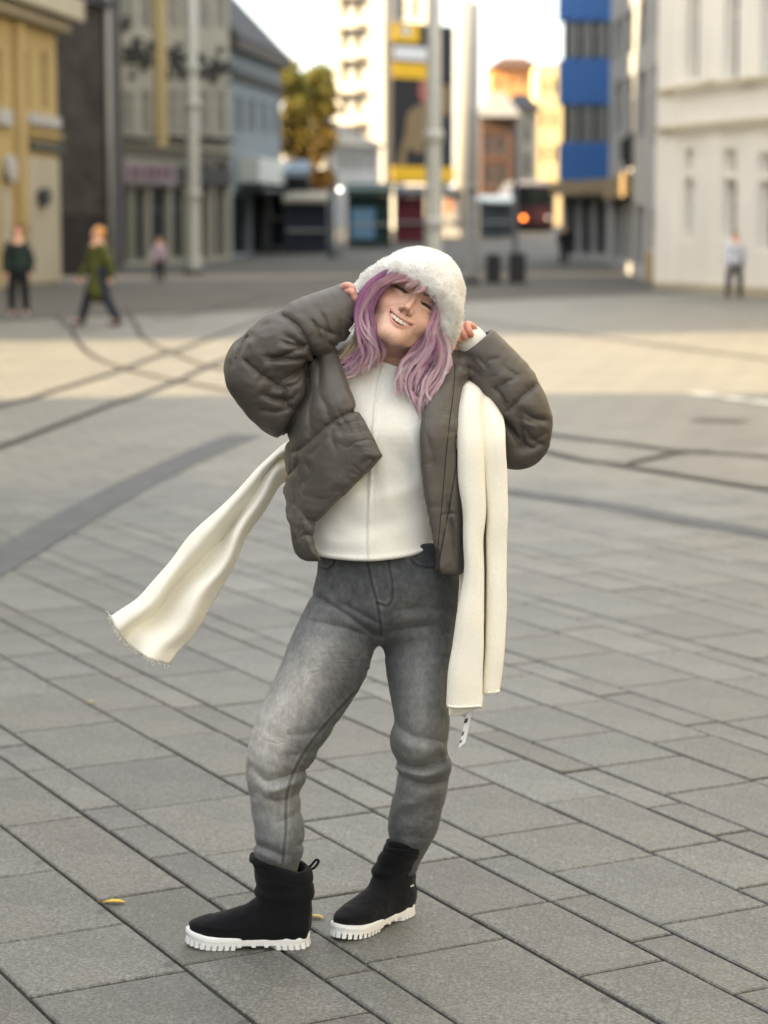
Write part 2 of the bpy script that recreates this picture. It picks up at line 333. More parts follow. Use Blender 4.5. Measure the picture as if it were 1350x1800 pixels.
# bedding under the near slabs (dark joints) and the slabs themselves
PAV = empty('pavement', (0, 6, 0)); tag(PAV, 'grey granite slabs laid in rows of three widths', None, kind='structure')
M_bed = mat('joint_sand', srgb(38, 37, 34), .95, var=.3, scale=60.)
b = MB(); b.add([(-9, 1.0, -.011), (9, 1.0, -.011), (9, 14.0, -.011), (-9, 14.0, -.011)], [(0, 1, 2, 3)]); o = b.build('joint_bed', M_bed, PAV); o.matrix_parent_inverse = Matrix.Translation((0, -6, 0))
def mat_slab():
    m = bpy.data.materials.new('granite_slab'); m.use_nodes = True; N = m.node_tree.nodes; L = m.node_tree.links; p = N['Principled BSDF']
    tc = N.new('ShaderNodeTexCoord'); oi = N.new('ShaderNodeObjectInfo'); at = N.new('ShaderNodeAttribute'); at.attribute_name = 'Col'
    def nz(sc, det, ro=.6):
        n = N.new('ShaderNodeTexNoise'); n.inputs['Scale'].default_value = sc; n.inputs['Detail'].default_value = det; n.inputs['Roughness'].default_value = ro; L.new(tc.outputs['Object'], n.inputs['Vector']); return n.outputs['Fac']
    def rng(s, a, b_, c, d):
        r = N.new('ShaderNodeMapRange'); r.inputs[1].default_value = a; r.inputs[2].default_value = b_; r.inputs[3].default_value = c; r.inputs[4].default_value = d; L.new(s, r.inputs[0]); return r.outputs[0]
    def mul(a, b_):
        n = N.new('ShaderNodeMath'); n.operation = 'MULTIPLY'; L.new(a, n.inputs[0]); L.new(b_, n.inputs[1]); return n.outputs[0]
    fine = rng(nz(105, 4, .9), .34, .66, .25, 1.75); mid = rng(nz(30, 5, .7), .3, .7, .74, 1.26); big = rng(nz(2.6, 5, .62), .3, .7, .78, 1.18)
    spot = rng(nz(7, 2, .4), .70, .735, 1.0, .55); v = mul(mul(mul(fine, mid), big), spot)
    mx = N.new('ShaderNodeMix'); mx.data_type = 'RGBA'; mx.blend_type = 'MULTIPLY'; mx.inputs['Factor'].default_value = 1; L.new(at.outputs['Color'], mx.inputs['A']); L.new(v, mx.inputs['B'])
    # brown and dark blotches of old dirt
    st = rng(nz(1.7, 6, .7), .56, .74, 0, .55); m2 = N.new('ShaderNodeMix'); m2.data_type = 'RGBA'; m2.inputs['B'].default_value = (*srgb(104, 98, 84), 1); L.new(st, m2.inputs['Factor']); L.new(mx.outputs['Result'], m2.inputs['A'])
    L.new(m2.outputs['Result'], p.inputs['Base Color']); p.inputs['Roughness'].default_value = .5; p.inputs['Specular IOR Level'].default_value = .55
    bp = N.new('ShaderNodeBump'); bp.inputs['Strength'].default_value = .9; bp.inputs['Distance'].default_value = .004; L.new(nz(170, 5, .75), bp.inputs['Height']); L.new(bp.outputs[0], p.inputs['Normal'])
    return m
M_slab = mat_slab()
AA = R(118.0); ea = np.array([math.cos(AA), math.sin(AA)]); eb = np.array([math.sin(AA), -math.cos(AA)])
known = [1.377, 1.735, 1.97, 2.094, 2.455, 2.683, 2.805, 3.128, 3.358, 3.48, 3.80, 4.03, 4.165]; wd = [.345, .23, .122]
rows = []; e = known[:]; k = 1
while e[-1] < 12.5: e.append(e[-1] + [.36, .23, .125][(len(e) - len(known)) % 3])
lo_ = [1.377]; pat = [.122, .232, .352]; k = 0
while lo_[0] > -6: lo_.insert(0, lo_[0] - pat[k % 3]); k += 1
e = lo_[:-1] + e
known_j = {2.094: [4.93, 5.42, 5.933, 6.44, 6.95], 2.805: [3.45, 3.935, 4.396, 4.741, 5.2], 3.48: [4.87, 5.22, 5.571, 6.0], 1.377: [3.75, 4.165, 4.526, 4.999, 5.41], 1.735: [4.2, 4.716, 5.43, 5.9], 2.455: [3.736, 4.202, 4.62, 5.1], 3.128: [4.43, 4.943, 5.4], 2.209: [3.1, 3.55]}
slabs = []
for r0, r1 in zip(e[:-1], e[1:]):
    js = known_j.get(round(r0, 3), [4.5 + random.random()*.4]); js = js[:]; w = r1 - r0; rg = (.34, .62) if w > .2 else (.22, .58)
    while js[-1] < 16: js.append(js[-1] + random.uniform(*rg))
    while js[0] > -2: js.insert(0, js[0] - random.uniform(*rg))
    for a0, a1 in zip(js[:-1], js[1:]):
        c = ea*(a0 + a1)/2 + eb*(r0 + r1)/2
        if not (3.2 < c[1] < 13.4): continue
        if abs(c[0]) > .186*c[1] + .45: continue
        slabs.append((c[1]**2 + c[0]**2, a0, a1, r0, r1, c))
slabs.sort(key=lambda s: s[0])
J = .0048
def slab_geo(a0, a1, r0, r1, c, dz):
    vs = []; bt = .004; g = random.uniform(-.0012, .0012); skew = [random.uniform(-.0015, .0015) for _ in range(4)]
    for ins, z in ((0, -.012), (0, -bt*.8), (bt, 0)):
        for q, (sa, sb) in enumerate(((0, 0), (0, 1), (1, 1), (1, 0))):
            a = (a0 + J + ins + abs(skew[q])) if sa == 0 else (a1 - J - ins - abs(skew[q])); r_ = (r0 + J + ins) if sb == 0 else (r1 - J - ins)
            p = ea*a + eb*r_ - c; vs.append((p[0], p[1], z + dz + (g*(1 if sa else -1) if z > -.005 else 0)))
    fs = [(8, 9, 10, 11)]
    for j in (0, 4):
        for q in range(4): fs.append((j + q, j + (q+1) % 4, j + 4 + (q+1) % 4, j + 4 + q))
    # orientation: upward
    if np.cross(np.subtract(vs[9], vs[8]), np.subtract(vs[10], vs[9]))[2] < 0: fs = [f[::-1] for f in fs]
    return vs, fs
def slab_col():
    t = random.gauss(0, 1); base = np.array(srgb(97, 98, 95)); k = 1 + .10*t; warm = random.gauss(0, .014); return tuple(base*k*np.array([1 + warm, 1, 1 - warm]))
far = MB(); farc = []
for n, (_, a0, a1, r0, r1, c) in enumerate(slabs):
    vs, fs = slab_geo(a0, a1, r0, r1, c, random.uniform(-.0012, .0012)); col = slab_col()
    if n < 300:
        me = bpy.data.meshes.new('slab'); me.from_pydata(vs, [], fs); me.update(); me.color_attributes.new('Col', 'FLOAT_COLOR', 'POINT').data.foreach_set('color', [x for _ in vs for x in (*col, 1)])
        o = put('slab', me, PAV, M_slab); o.location = (c[0], c[1] - 6, 0)
    else:
        far.add([(v[0] + c[0], v[1] + c[1] - 6, v[2]) for v in vs], fs); farc += [x for _ in vs for x in (*col, 1)]
if far.v:
    me = far.mesh('distant_slabs'); me.color_attributes.new('Col', 'FLOAT_COLOR', 'POINT').data.foreach_set('color', farc); o = put('distant_slabs', me, PAV, M_slab); o['kind'] = 'stuff'
# inlaid stone bands, tram rails, road marks
def strip(name, pts, w, m, z=.008, kind='structure', parent=None):
    p = spl(pts, 8); t = np.gradient(p, axis=0); t /= np.linalg.norm(t, axis=1)[:, None]; nn = np.stack([-t[:, 1], t[:, 0]], 1); w = np.broadcast_to(w, len(p))[:, None] if np.ndim(w) else w
    V = np.vstack([np.c_[p - nn*w/2, np.full(len(p), z)], np.c_[p + nn*w/2, np.full(len(p), z)]]); V[:, 2] += gz(V[:, 1]); n = len(p); i = np.arange(n - 1)
    o = put(name, mesh_np(name, V, np.stack([i, i + 1, i + 1 + n, i + n], 1)), parent, m); tag(o, kind=kind); return o
M_band = mat('bluestone_band', srgb(82, 85, 87), .75, var=.2, scale=5., bump=.2, bscale=80.)
g2 = lambda *q: [tuple(G(u, v)[:2]) for u, v in q]
strip('stone_band', g2((-160, 1082), (0, 986), (110, 922), (200, 872), (290, 826), (370, 790), (430, 765)), .26, M_band, .0045)
strip('stone_band', g2((880, 862), (1070, 890), (1195, 914), (1350, 940), (1520, 972)), .2, M_band, .0045)
M_rail = mat('rail_steel', srgb(84, 80, 74), .45, var=.25, scale=20., metal=.4); M_slot = mat('rail_groove', srgb(28, 27, 26), .9)
def rail(q, ext0=None, ext1=None):
    pts = ([ext0] if ext0 else []) + g2(*q) + ([ext1] if ext1 else [])
    o = strip('tram_rail', pts, .07, M_rail, .012); s = strip('groove', pts, .03, M_slot, .016, None, o); return o
rail([(0, 787), (60, 765), (170, 722), (300, 675), (365, 645), (430, 618)], (-3.2, 11.5), (-1.2, 34))
rail([(0, 715), (80, 692), (200, 655), (290, 622), (330, 610)], (-4.6, 13), (-1.9, 38))
rail([(126, 580), (135, 600), (160, 625), (215, 648), (300, 668), (420, 690)], (-5.6, 37), (.3, 17.5))
rail([(240, 572), (250, 594), (300, 620), (420, 655)], (-4.8, 40), (1.0, 20))
rail([(300, 560), (380, 545), (480, 520), (560, 500)], (-3.9, 36.5), (2.4, 95))
rail([(960, 795), (1080, 818), (1200, 838), (1350, 862)], (-.2, 19.5), (3.6, 11)); rail([(960, 764), (1100, 782), (1200, 795), (1350, 805)], (.2, 18.5), (4.2, 12.6))
rail([(1105, 816), (1150, 806), (1190, 798), (1250, 795)]); rail([(930, 578), (1100, 600), (1350, 632)], (.6, 38), (7.5, 18)); rail([(860, 455), (880, 430), (890, 420)], (3.0, 70))
M_white = mat('road_paint', srgb(222, 218, 206), .8, var=.12, scale=12.)
for q in (((1218, 692), (1262, 697)), ((1272, 699), (1308, 704)), ((1318, 706), (1390, 714))): o = strip('road_marking', g2(*q), .16, M_white, .008)
M_drain = mat('drain_iron', srgb(92, 86, 78), .7, var=.2, scale=14., metal=.3); strip('drain_cover', g2((1225, 738), (1305, 742)), .34, M_drain, .007)
# fallen leaves
def leaf(u, v, ln, rz, col, label, z=.003):
    p = G(u, v); b = MB(); n = 9; vs = []; fs = []
    for i in range(n):
        t = i/(n - 1); w = .26*math.sin(math.pi*min(1, t*.95 + .02))**.8*(1 - .2*t) + .004
        for s, h in ((-1, .010), (0, .0), (1, .008)): vs.append(((t - .5)*ln, s*w*ln, z + ln*(h*8*abs(s)*math.sin(t*2.6)) + .02*ln*math.sin(3*t)))
    for i in range(n - 1):
        for s in (0, 1): fs.append((i*3 + s, (i+1)*3 + s, (i+1)*3 + s + 1, i*3 + s + 1))
    b.add(vs, fs); o = empty('fallen_leaf', (p[0], p[1], 0), rz); c = b.build('blade', mat('dry_leaf', srgb(*col), .6, var=.2, scale=60.), o, True); c.modifiers.new('s', 'SOLIDIFY').thickness = .0006
    b = MB(); b.tube([(-ln*.72, ln*.02, .002), (-ln*.45, 0, z + .001), (ln*.3, 0, z + .002)], .0009, 5); b.build('stalk', mat('leaf_stalk', srgb(150, 120, 60), .7), o); tag(o, label, 'leaf')
leaf(200, 1588, .056, R(-8), (206, 176, 66), 'yellow fallen leaf on a slab joint left of the boots'); leaf(556, 1614, .045, R(-38), (190, 164, 100), 'small pale yellow leaf lying between the two boots')
leaf(160, 1236, .036, R(20), (196, 190, 140), 'tiny pale leaf on the slabs under the blown scarf end')
# ====================================================================== buildings
M_glass = mat('window_glass', (.010, .013, .013), .35, spec=.07, var=.4, scale=.7); M_glassw = mat('curtained_glass', srgb(112, 110, 102), .35, var=.3, scale=1.5, spec=.2); M_fr = mat('window_frame', srgb(160, 156, 148), .6)
M_dark = mat('dark_metal', srgb(38, 40, 44), .5, var=.1, scale=5.); M_galv = mat('galvanised_pole', srgb(172, 174, 170), .5, var=.1, scale=9., metal=.2)
class Fac:
    """an upright wall from A to B (plan points) whose openings may be given in photograph pixels"""
    def __init__(s, parent, A, B, z0, z1, m, thick=.4, name='wall'):
        s.par = parent; s.A = np.array(A[:2], float); s.B = np.array(B[:2], float); s.d = s.B - s.A; s.L = np.linalg.norm(s.d); s.d /= s.L; s.n = np.array([s.d[1], -s.d[0]])
        if s.n @ (s.A + s.B)/2 > 0: s.n = -s.n                       # outward normal looks at the camera
        s.z0, s.z1, s.m, s.th, s.name = z0, z1, m, thick, name; s.op = []; s.O = np.array(parent.location)
    def px(s, u, v):
        c = W(u, v, 1.0) - np.array([0, 0, HCAM]); t = (s.n @ s.A)/(s.n @ c[:2]); p = c*t; return (p[:2] - s.A) @ s.d, p[2] + HCAM
    def pt(s, a, z, off=0.0): q = s.A + s.d*a + s.n*off; return np.array([q[0], q[1], z]) - s.O
    def hole(s, a0, a1, z0, z1): s.op.append((max(a0, .02), min(a1, s.L - .02), max(z0, s.z0), min(z1, s.z1 - .02)))
    def holepx(s, u0, v0, u1, v1): a0, zt = s.px(u0, v0); a1, zb = s.px(u1, v1); a0, a1 = min(a0, a1), max(a0, a1); s.hole(a0, a1, zb, zt); return s.op[-1]
    def slab(s, name, a0, a1, z0, z1, o0, o1, m, parent=None):
        b = MB(); P = [s.pt(a, z, o) for z in (z0, z1) for a, o in ((a0, o0), (a1, o0), (a1, o1), (a0, o1))]; b.add(P, [(3, 2, 1, 0), (4, 5, 6, 7), (0, 1, 5, 4), (1, 2, 6, 5), (2, 3, 7, 6), (3, 0, 4, 7)])
        o = b.build(name, m, parent or s.par); bm = bmesh.new(); bm.from_mesh(o.data); bmesh.ops.recalc_face_normals(bm, faces=bm.faces); bm.to_mesh(o.data); bm.free(); return o
    def slabpx(s, name, u0, v0, u1, v1, o0, o1, m, parent=None):
        a0, zt = s.px(u0, v0); a1, zb = s.px(u1, v1); return s.slab(name, min(a0, a1), max(a0, a1), zb, zt, o0, o1, m, parent)
    def wall(s):
        A = sorted({0, s.L, *[x for o in s.op for x in o[:2]]}); Z = sorted({s.z0, s.z1, *[x for o in s.op for x in o[2:]]}); b = MB()
        ins = lambda a, z: any(o[0] < a < o[1] and o[2] < z < o[3] for o in s.op)
        for a0, a1 in zip(A[:-1], A[1:]):
            for z0, z1 in zip(Z[:-1], Z[1:]):
                if a1 - a0 < 1e-4 or z1 - z0 < 1e-4 or ins((a0 + a1)/2, (z0 + z1)/2): continue
                b.add([s.pt(a0, z0), s.pt(a1, z0), s.pt(a1, z1), s.pt(a0, z1)], [(0, 1, 2, 3)])
        for a0, a1, z0, z1 in s.op:
            f, k = 0, -s.th
            b.add([s.pt(a0, z0), s.pt(a1, z0), s.pt(a1, z1), s.pt(a0, z1), s.pt(a0, z0, k), s.pt(a1, z0, k), s.pt(a1, z1, k), s.pt(a0, z1, k)], [(0, 1, 5, 4), (1, 2, 6, 5), (2, 3, 7, 6), (3, 0, 4, 7)])
        return b.build(s.name, s.m, s.par)
    def window(s, o, pane=None, frame=None, bars=1, rec=.22, name='window', sill=None):
        a0, a1, z0, z1 = o; w = min(.09, (a1 - a0)*(.14 if bars else .07)); b = MB(); fr = frame or M_fr
        pn = s.slab(name, a0, a1, z0, z1, -rec - .04, -rec, pane or M_glass); e = .05
        for q in ((a0, a0 + w, z0, z1), (a1 - w, a1, z0, z1), (a0 + w, a1 - w, z0, z0 + w), (a0 + w, a1 - w, z1 - w, z1)): s._bar(b, *q, -rec + .002, -rec + e)
        for i in range(bars): c = (a0 + a1)/2 if bars == 1 else a0 + (a1 - a0)*(i + 1)/(bars + 1); s._bar(b, c - w*.4, c + w*.4, z0 + w, z1 - w, -rec + .003, -rec + e)
        zc = z0 + (z1 - z0)*.68; s._bar(b, a0 + w, a1 - w, zc - w*.4, zc + w*.4, -rec + .004, -rec + e + .01)
        b.build('frame', fr, pn)
        if sill: s.slab('sill', a0 - .12, a1 + .12, z0 - .12, z0 - .003, -rec*.5, .14, sill, pn)
        return pn
    def _bar(s, b, a0, a1, z0, z1, o0, o1):
        P = [s.pt(a, z, o) for z in (z0, z1) for a, o in ((a0, o0), (a1, o0), (a1, o1), (a0, o1))]; b.add(P, [(3, 2, 1, 0), (4, 5, 6, 7), (0, 1, 5, 4), (1, 2, 6, 5), (2, 3, 7, 6), (3, 0, 4, 7)])
def building(name, label, at, cat='building'): o = empty(name, (at[0], at[1], float(gz(at[1])) if at[1] > 85 else 0)); tag(o, label, cat); return o
def mass(par, poly, z0, z1, m, name='rear_wall'):
    b = MB(); O = par.location; b.prism([(p[0] - O[0], p[1] - O[1]) for p in poly], z0 - O[2], z1 - O[2]); return b.build(name, m, par)
def ext(A, B, t): A, B = np.array(A[:2]), np.array(B[:2]); return A + (B - A)*t
def xy(u, Y): return W(u, HY, Y)[:2]
def plaster(name, c, v=.07): return mat(name, srgb(*c), .9, var=v, scale=.6, bump=.1, bscale=8., bdist=.02)
STUC = plaster('cream_stucco', (168, 162, 144)); YEL = plaster('yellow_plaster', (170, 150, 104)); STONE = mat('dark_rubble_stone', srgb(78, 76, 72), .95, col2=srgb(52, 50, 48), scale=1.3, bump=.6, bscale=3., bdist=.1)
CREAM = plaster('cream_plaster', (156, 152, 136)); GREYB = plaster('blue_grey_plaster', (122, 130, 134)); WHT = plaster('white_plaster', (180, 176, 168)); WHT2 = plaster('pale_grey_plaster', (168, 168, 166)); ROOF = mat('slate_roof', srgb(62, 64, 68), .85, var=.2, scale=3., bump=.4, bscale=10., bdist=.05)
# --- yellow house, far left
A, B = G(0, 508)[:2], G(106, 497)[:2]; A0 = ext(A, B, -4.6)
y1 = building('town_house', 'yellow plaster house with white cornice at the left edge', A); f = Fac(y1, A0, B, 0, 18, YEL)
for q in ((40, 86, 52, 191), (73, 91, 84, 193), (-6, 86, 3, 190)): f.window(f.holepx(*q), M_glass, STUC, 1)
for a in np.arange(2, 17, 2.6): f.hole(a, a + 1.1, 4.6, 6.6); f.window(f.op[-1]); f.hole(a, a + 1.3, .6, 2.9); f.window(f.op[-1])
for a in np.arange(2, 21, 2.6): f.hole(a, a + 1.1, 8.6, 10.6); f.window(f.op[-1]); f.hole(a, a + 1.1, 12.2, 14.2); f.window(f.op[-1])
f.slabpx('balustrade_panel', -12, 190, 14, 222, .003, .14, WHT2); f.slabpx('balustrade_panel', 43, 197, 99, 226, .003, .14, WHT2)
f.slabpx('pilaster', 20, 40, 41, 395, .003, .16, YEL); f.slabpx('string_course', 44, 228, 104, 244, .003, .12, YEL); M_sg = mat('dark_green_signboard', srgb(66, 72, 64), .6)
sg = f.slabpx('signboard', 50, 247, 106, 269, .003, .12, M_sg)
f.slabpx('ground_floor_facing', 46, 274, 105, 494, .003, .05, STUC); f.slabpx('ground_floor_facing', 0, 330, 19, 503, .003, .05, STUC); f.slabpx('plinth', 20, 400, 44, 500, .003, .1, mat('dull_yellow_plinth', srgb(150, 132, 84), .9))  # plinth a duller yellow than the wall
for u, v, r, m, nm in ((10, 297, 22, WHT2, 'oval_sign'), (69, 346, 15, M_dark, 'wreath')):
    a, z = f.px(u, v); k = r/66; b = MB(); n = 20; vs = []
    for o in (.004, .16): vs += [f.pt(a + k*math.cos(2*math.pi*i/n)*(.55 if r > 20 else 1)*1.9, z + k*math.sin(2*math.pi*i/n), o + .05) for i in range(n)]
    b.add(vs, [tuple(range(n)), tuple(range(n, 2*n))] + [(i, (i+1) % n, n + (i+1) % n, n + i) for i in range(n)]); b.build(nm, m, y1)
f.wall(); zc = f.px(106, 40)[1]; f.slab('cornice', 0, f.L + .35, zc, zc + .55, .003, .7, STUC); f.slab('cornice_fillet', 0, f.L + .2, zc - .28, zc - .004, .004, .35, STUC)
mass(y1, [A0 - f.n*.42, B - f.n*.42, B - f.n*12, A0 - f.n*12], 0, 18, YEL)
# --- dark stone house set back behind it
A, B = xy(100, 64), xy(199, 66); s1 = building('stone_house', 'dark rubble stone wall between the yellow and the cream house', A); f = Fac(s1, A, B, -.2, 23, STONE); f.wall(); f.slabpx('dark_base', 106, 378, 197, 486, .003, .06, mat('dark_base_stone', srgb(50, 48, 48), .95, var=.3, scale=2.))  # lower part of the wall darker
f.slabpx('roof_edge', 120, -6, 190, 14, .003, .3, ROOF); mass(s1, [A - f.n*.02, B - f.n*.02, B + np.array([-1.2, 13]), A + np.array([-8., 13])], -.2, 22.9, STONE)
b = MB(); px_ = f.pt(f.L - .25, 0, .12); b.tube([px_ + [0, 0, z] for z in (0, 5, 10, 15)], .085, 8); b.build('downpipe', M_galv, s1, True)
# --- cream house with shops
A, B = xy(198, 78), xy(406, 90); c1 = building('shop_house', 'cream house with stucco garlands and shops on the ground floor', A); f = Fac(c1, A, B, -.2, 22, CREAM)
for q in ((209, 328, 234, 460), (236, 328, 262, 458), (264, 328, 300, 456), (303, 328, 330, 454)): f.window(f.holepx(*q), M_glass, mat('shop_frame', srgb(84, 92, 98), .6), 0, .3, 'shop_window')
f.window(f.holepx(346, 288, 374, 452), M_glass, M_dark, 0, .5, 'shop_door'); f.window(f.holepx(377, 288, 402, 450), M_glass, M_dark, 0, .5, 'shop_door')
for u0, u1 in ((214, 236), (246, 266), (292, 314), (320, 330), (348, 370), (378, 396)): f.window(f.holepx(u0, 158, u1, 238), M_glassw, CREAM, 1, .1); f.window(f.holepx(u0, -8, u1, 54), M_glassw, CREAM, 1, .1)
f.slabpx('pilaster', 269, -10, 287, 262, .003, .18, YEL); f.slabpx('pilaster', 200, -10, 210, 262, .003, .15, YEL); f.slabpx('cornice', 198, 252, 405, 268, .003, .28, STUC); f.slabpx('cornice_shadow_board', 207, 270, 405, 283, .003, .12, M_dark)  # dark board under the cornice stands in for its shadow
f.slabpx('shop_fascia', 208, 284, 403, 327, .003, .1, mat('dark_fascia', srgb(64, 62, 60), .8)); sb = f.slabpx('shop_sign', 211, 285, 300, 325, .103, .2, mat('pink_white_sign', srgb(140, 128, 132), .6)); M_rd = mat('sign_red', srgb(96, 58, 66), .6)
for i, u in enumerate((218, 231, 246, 258, 271, 284)): f.slabpx('sign_letter', u, 292, u + 9, 316, .203, .23, M_rd, sb)
ORN = mat('weathered_stucco_relief', srgb(66, 66, 62), .95, var=.3, scale=6.); rg = np.random.default_rng(5)
for u0, u1, v0, v1 in ((212, 222, 28, 52), (216, 268, 62, 132), (292, 330, 70, 140), (346, 398, 92, 150)):
    for i in range(int((u1 - u0)*.9)):
        u, v = rg.uniform(u0, u1), rg.normal((v0 + v1)/2, (v1 - v0)*.22); a, z = f.px(u, v); r = rg.uniform(.10, .22); b = MB(); b.lathe(f.pt(a, z - r*.7, .05), [(r*.4, 0), (r, r*.4), (r*.8, r), (r*.2, r*1.35)], 7); b.build('garland_tuft', ORN, c1)
for u0, u1 in ((214, 266), (292, 330), (346, 400)): f.slabpx('balcony_rail', u0, 238, u1, 250, .003, .3, ORN)
f.wall(); mass(c1, [A - f.n*.6, B - f.n*.6, B - f.n*11, A - f.n*11], -.2, 21.9, CREAM)
# --- blue-grey house with slate roof
A, B = xy(406, 91), xy(494, 103); g1 = building('slate_roof_house', 'blue-grey house with steep slate roof next to the trees', A); f = Fac(g1, A, B, -.3, 10.0, GREYB); f.z1 = zt = f.px(450, 85)[1] - 0*g1.location[2]
f.z0 = -.3; 
for q in ((414, 168, 426, 232), (436, 172, 448, 234), (458, 176, 468, 236), (478, 180, 487, 238)): f.window(f.holepx(*q), M_glassw, GREYB, 1, .12)
for q in ((408, 342, 440, 444), (442, 342, 470, 442), (472, 342, 493, 440)): f.window(f.holepx(*q), M_glass, M_dark, 1, .3, 'shop_window')
f.slabpx('box_sign', 419, 276, 474, 326, .003, .9, mat('pale_box_sign', srgb(190, 192, 186), .6)); f.slabpx('awning', 414, 330, 494, 342, .003, 1.2, M_dark); f.slabpx('string_course', 406, 138, 494, 150, .003, .12, ORN); f.wall()
mass(g1, [A - f.n*.5, B - f.n*.5, B - f.n*10, A - f.n*10], -.3, zt, GREYB)
e0, e1 = f.pt(-.2, zt, .5), f.pt(f.L + .5, zt, .5); h0 = f.px(406, -2)[1] + 5.0; r0, r1 = f.pt(-.2, h0, -5.2), f.pt(f.L - 1.5, h0 - .4, -5.2); k0, k1 = f.pt(-.2, zt, -10.5), f.pt(f.L + .5, zt, -10.5)
b = MB(); b.add([e0, e1, r1, r0, k0, k1], [(0, 1, 2, 3), (3, 2, 5, 4), (0, 3, 4), (1, 5, 2), (0, 4, 5, 1)]); b.build('roof', ROOF, g1); f.slab('eaves', -.2, f.L + .5, zt - .45, zt - .004, .003, .42, mat('eaves_board', srgb(92, 86, 80), .8))
# --- white tower block, sunlit, with window bays
def tower(name, label, uL, uR, Y, z1, m, wins, rot=0.0):
    A, B = xy(uL, Y), xy(uR, Y + rot); t = building(name, label, A); f = Fac(t, A, B, -2, z1, m)
    for q in wins: f.window(f.holepx(*q), M_glass, WHT2, 0, .25)
    f.wall(); mass(t, [A - f.n*.5, B - f.n*.5, B + np.array([-1., 14]), A + np.array([0, 14.])], -2, z1, m); return t, f
t1, f = tower('tower_block', 'tall white tower block in sunlight behind the poles', 586, 752, 168, 34, WHT, [(u, v, u + 11, v + 38) for u in (600, 624, 650, 676, 700, 724) for v in (-60, -6, 50, 108, 165, 222)], -5)
for v in (-10, 44, 100, 158, 215): f.slabpx('balcony_slab', 590, v, 646, v + 5, .003, 1.3, WHT)
f.slabpx('corner_pier', 667, -200, 691, 330, .003, 1.2, WHT)
A, B = xy(584, 132), xy(668, 137); h1 = building('low_house', 'low pale house with grey hipped roof below the white tower', A); f = Fac(h1, A, B, -1, 6.2, WHT2); 
for u in (596, 612, 628, 646): f.window(f.holepx(u, 268, u + 9, 300))
f.wall(); e = [f.pt(-.3, 6.2, .5), f.pt(f.L + .3, 6.2, .5), f.pt(f.L - 1.2, 8.4, -4), f.pt(1.0, 8.4, -4), f.pt(-.3, 6.2, -9), f.pt(f.L + .3, 6.2, -9)]; b = MB(); b.add(e, [(0, 1, 2, 3), (3, 2, 5, 4), (0, 3, 4), (1, 5, 2), (0, 4, 5, 1)]); b.build('roof', mat('grey_tile_roof', srgb(120, 118, 112), .9, var=.2, scale=2.), h1); mass(h1, [A - f.n*.5, B - f.n*.5, B - f.n*8, A - f.n*8], -1, 6.2, WHT2)
# --- advertising hoarding on a blind wall, with white pier beside it
A, B = xy(690, 122), xy(796, 125); a1 = building('billboard', 'tall dark advertising billboard with yellow panels behind the pole', A, 'billboard'); f = Fac(a1, A, B, 1.0, 12.9, mat('billboard_black', srgb(26, 25, 28), .6)); f.z1 = f.px(740, 42)[1]; f.z0 = f.px(740, 322)[1]; f.wall()
M_y = mat('print_yellow', srgb(214, 170, 30), .6); M_gy = mat('print_grey', srgb(206, 206, 208), .6); M_tan = mat('print_tan', srgb(120, 102, 72), .6); M_pk = mat('print_skin', srgb(160, 96, 80), .6); M_ch = mat('print_dark_blue', srgb(38, 42, 50), .6)
f.slabpx('yellow_logo_panel', 690, 40, 736, 76, .004, .06, M_y); f.slabpx('logo_ring', 704, 47, 720, 62, .064, .08, M_gy); f.slabpx('logo_dot', 709, 51, 714, 57, .084, .1, M_ch); f.slabpx('grey_text_panel', 692, 80, 758, 108, .004, .06, M_gy); f.slabpx('yellow_text_panel', 691, 109, 756, 140, .004, .06, M_y); f.slabpx('yellow_foot_panel', 688, 292, 797, 320, .004, .06, M_y)
def blob(name, pts, o, m):
    P = spl([*pts, pts[0]], 4)[:-1]; n = len(P); b = MB(); vs = [f.pt(*f.px(u, v), o) for u, v in P] + [f.pt(*f.px(u, v), o + .03) for u, v in P]
    b.add(vs, [tuple(range(n)), tuple(range(n, 2*n))] + [(i, (i+1) % n, n + (i+1) % n, n + i) for i in range(n)]); return b.build(name, m, a1)
blob('printed_face', [(738, 142), (756, 140), (760, 165), (756, 190), (744, 182), (736, 165)], .005, M_pk); blob('printed_coat', [(736, 184), (756, 188), (746, 240), (742, 270), (716, 262), (712, 290), (698, 292), (704, 262), (712, 232), (716, 200)], .006, M_tan); blob('printed_foliage', [(776, 150), (790, 152), (790, 200), (776, 196)], .005, M_tan)
mass(a1, [A - f.n*.05, B - f.n*.05, B - f.n*.6, A - f.n*.6], f.z0, f.z1 - .05, M_dark, 'back_panel'); mass(a1, [ext(A, B, .05), ext(A, B, .12), ext(A, B, .12) - f.n*.4, ext(A, B, .05) - f.n*.4], 0, f.z0 + .2, M_galv, 'support_post'); mass(a1, [ext(A, B, .88), ext(A, B, .95), ext(A, B, .95) - f.n*.4, ext(A, B, .88) - f.n*.4], 0, f.z0 + .2, M_galv, 'support_post')
A, B = xy(797, 118), xy(843, 117); p1 = building('white_pier', 'white rounded pier standing right of the billboard', A, 'pier'); O = np.array(p1.location); c = (xy(797, 118) + xy(843, 117))/2; zt = W(820, 40, 118)[2]; b = MB(); b.lathe((c[0] - O[0], c[1] - O[1], -1.2), [(.66, 0), (.66, zt + 1.0), (.64, zt + 1.15), (.55, zt + 1.2)], 24, 1.0, .6); b.build('shaft', WHT, p1, True); b = MB(); b.lathe((c[0] - O[0], c[1] - O[1], zt - 0.2), [(.3, 0), (.34, .2), (.1, .5)], 12); b.build('green_cap', mat('green_cap', srgb(86, 128, 88), .7), p1, True)
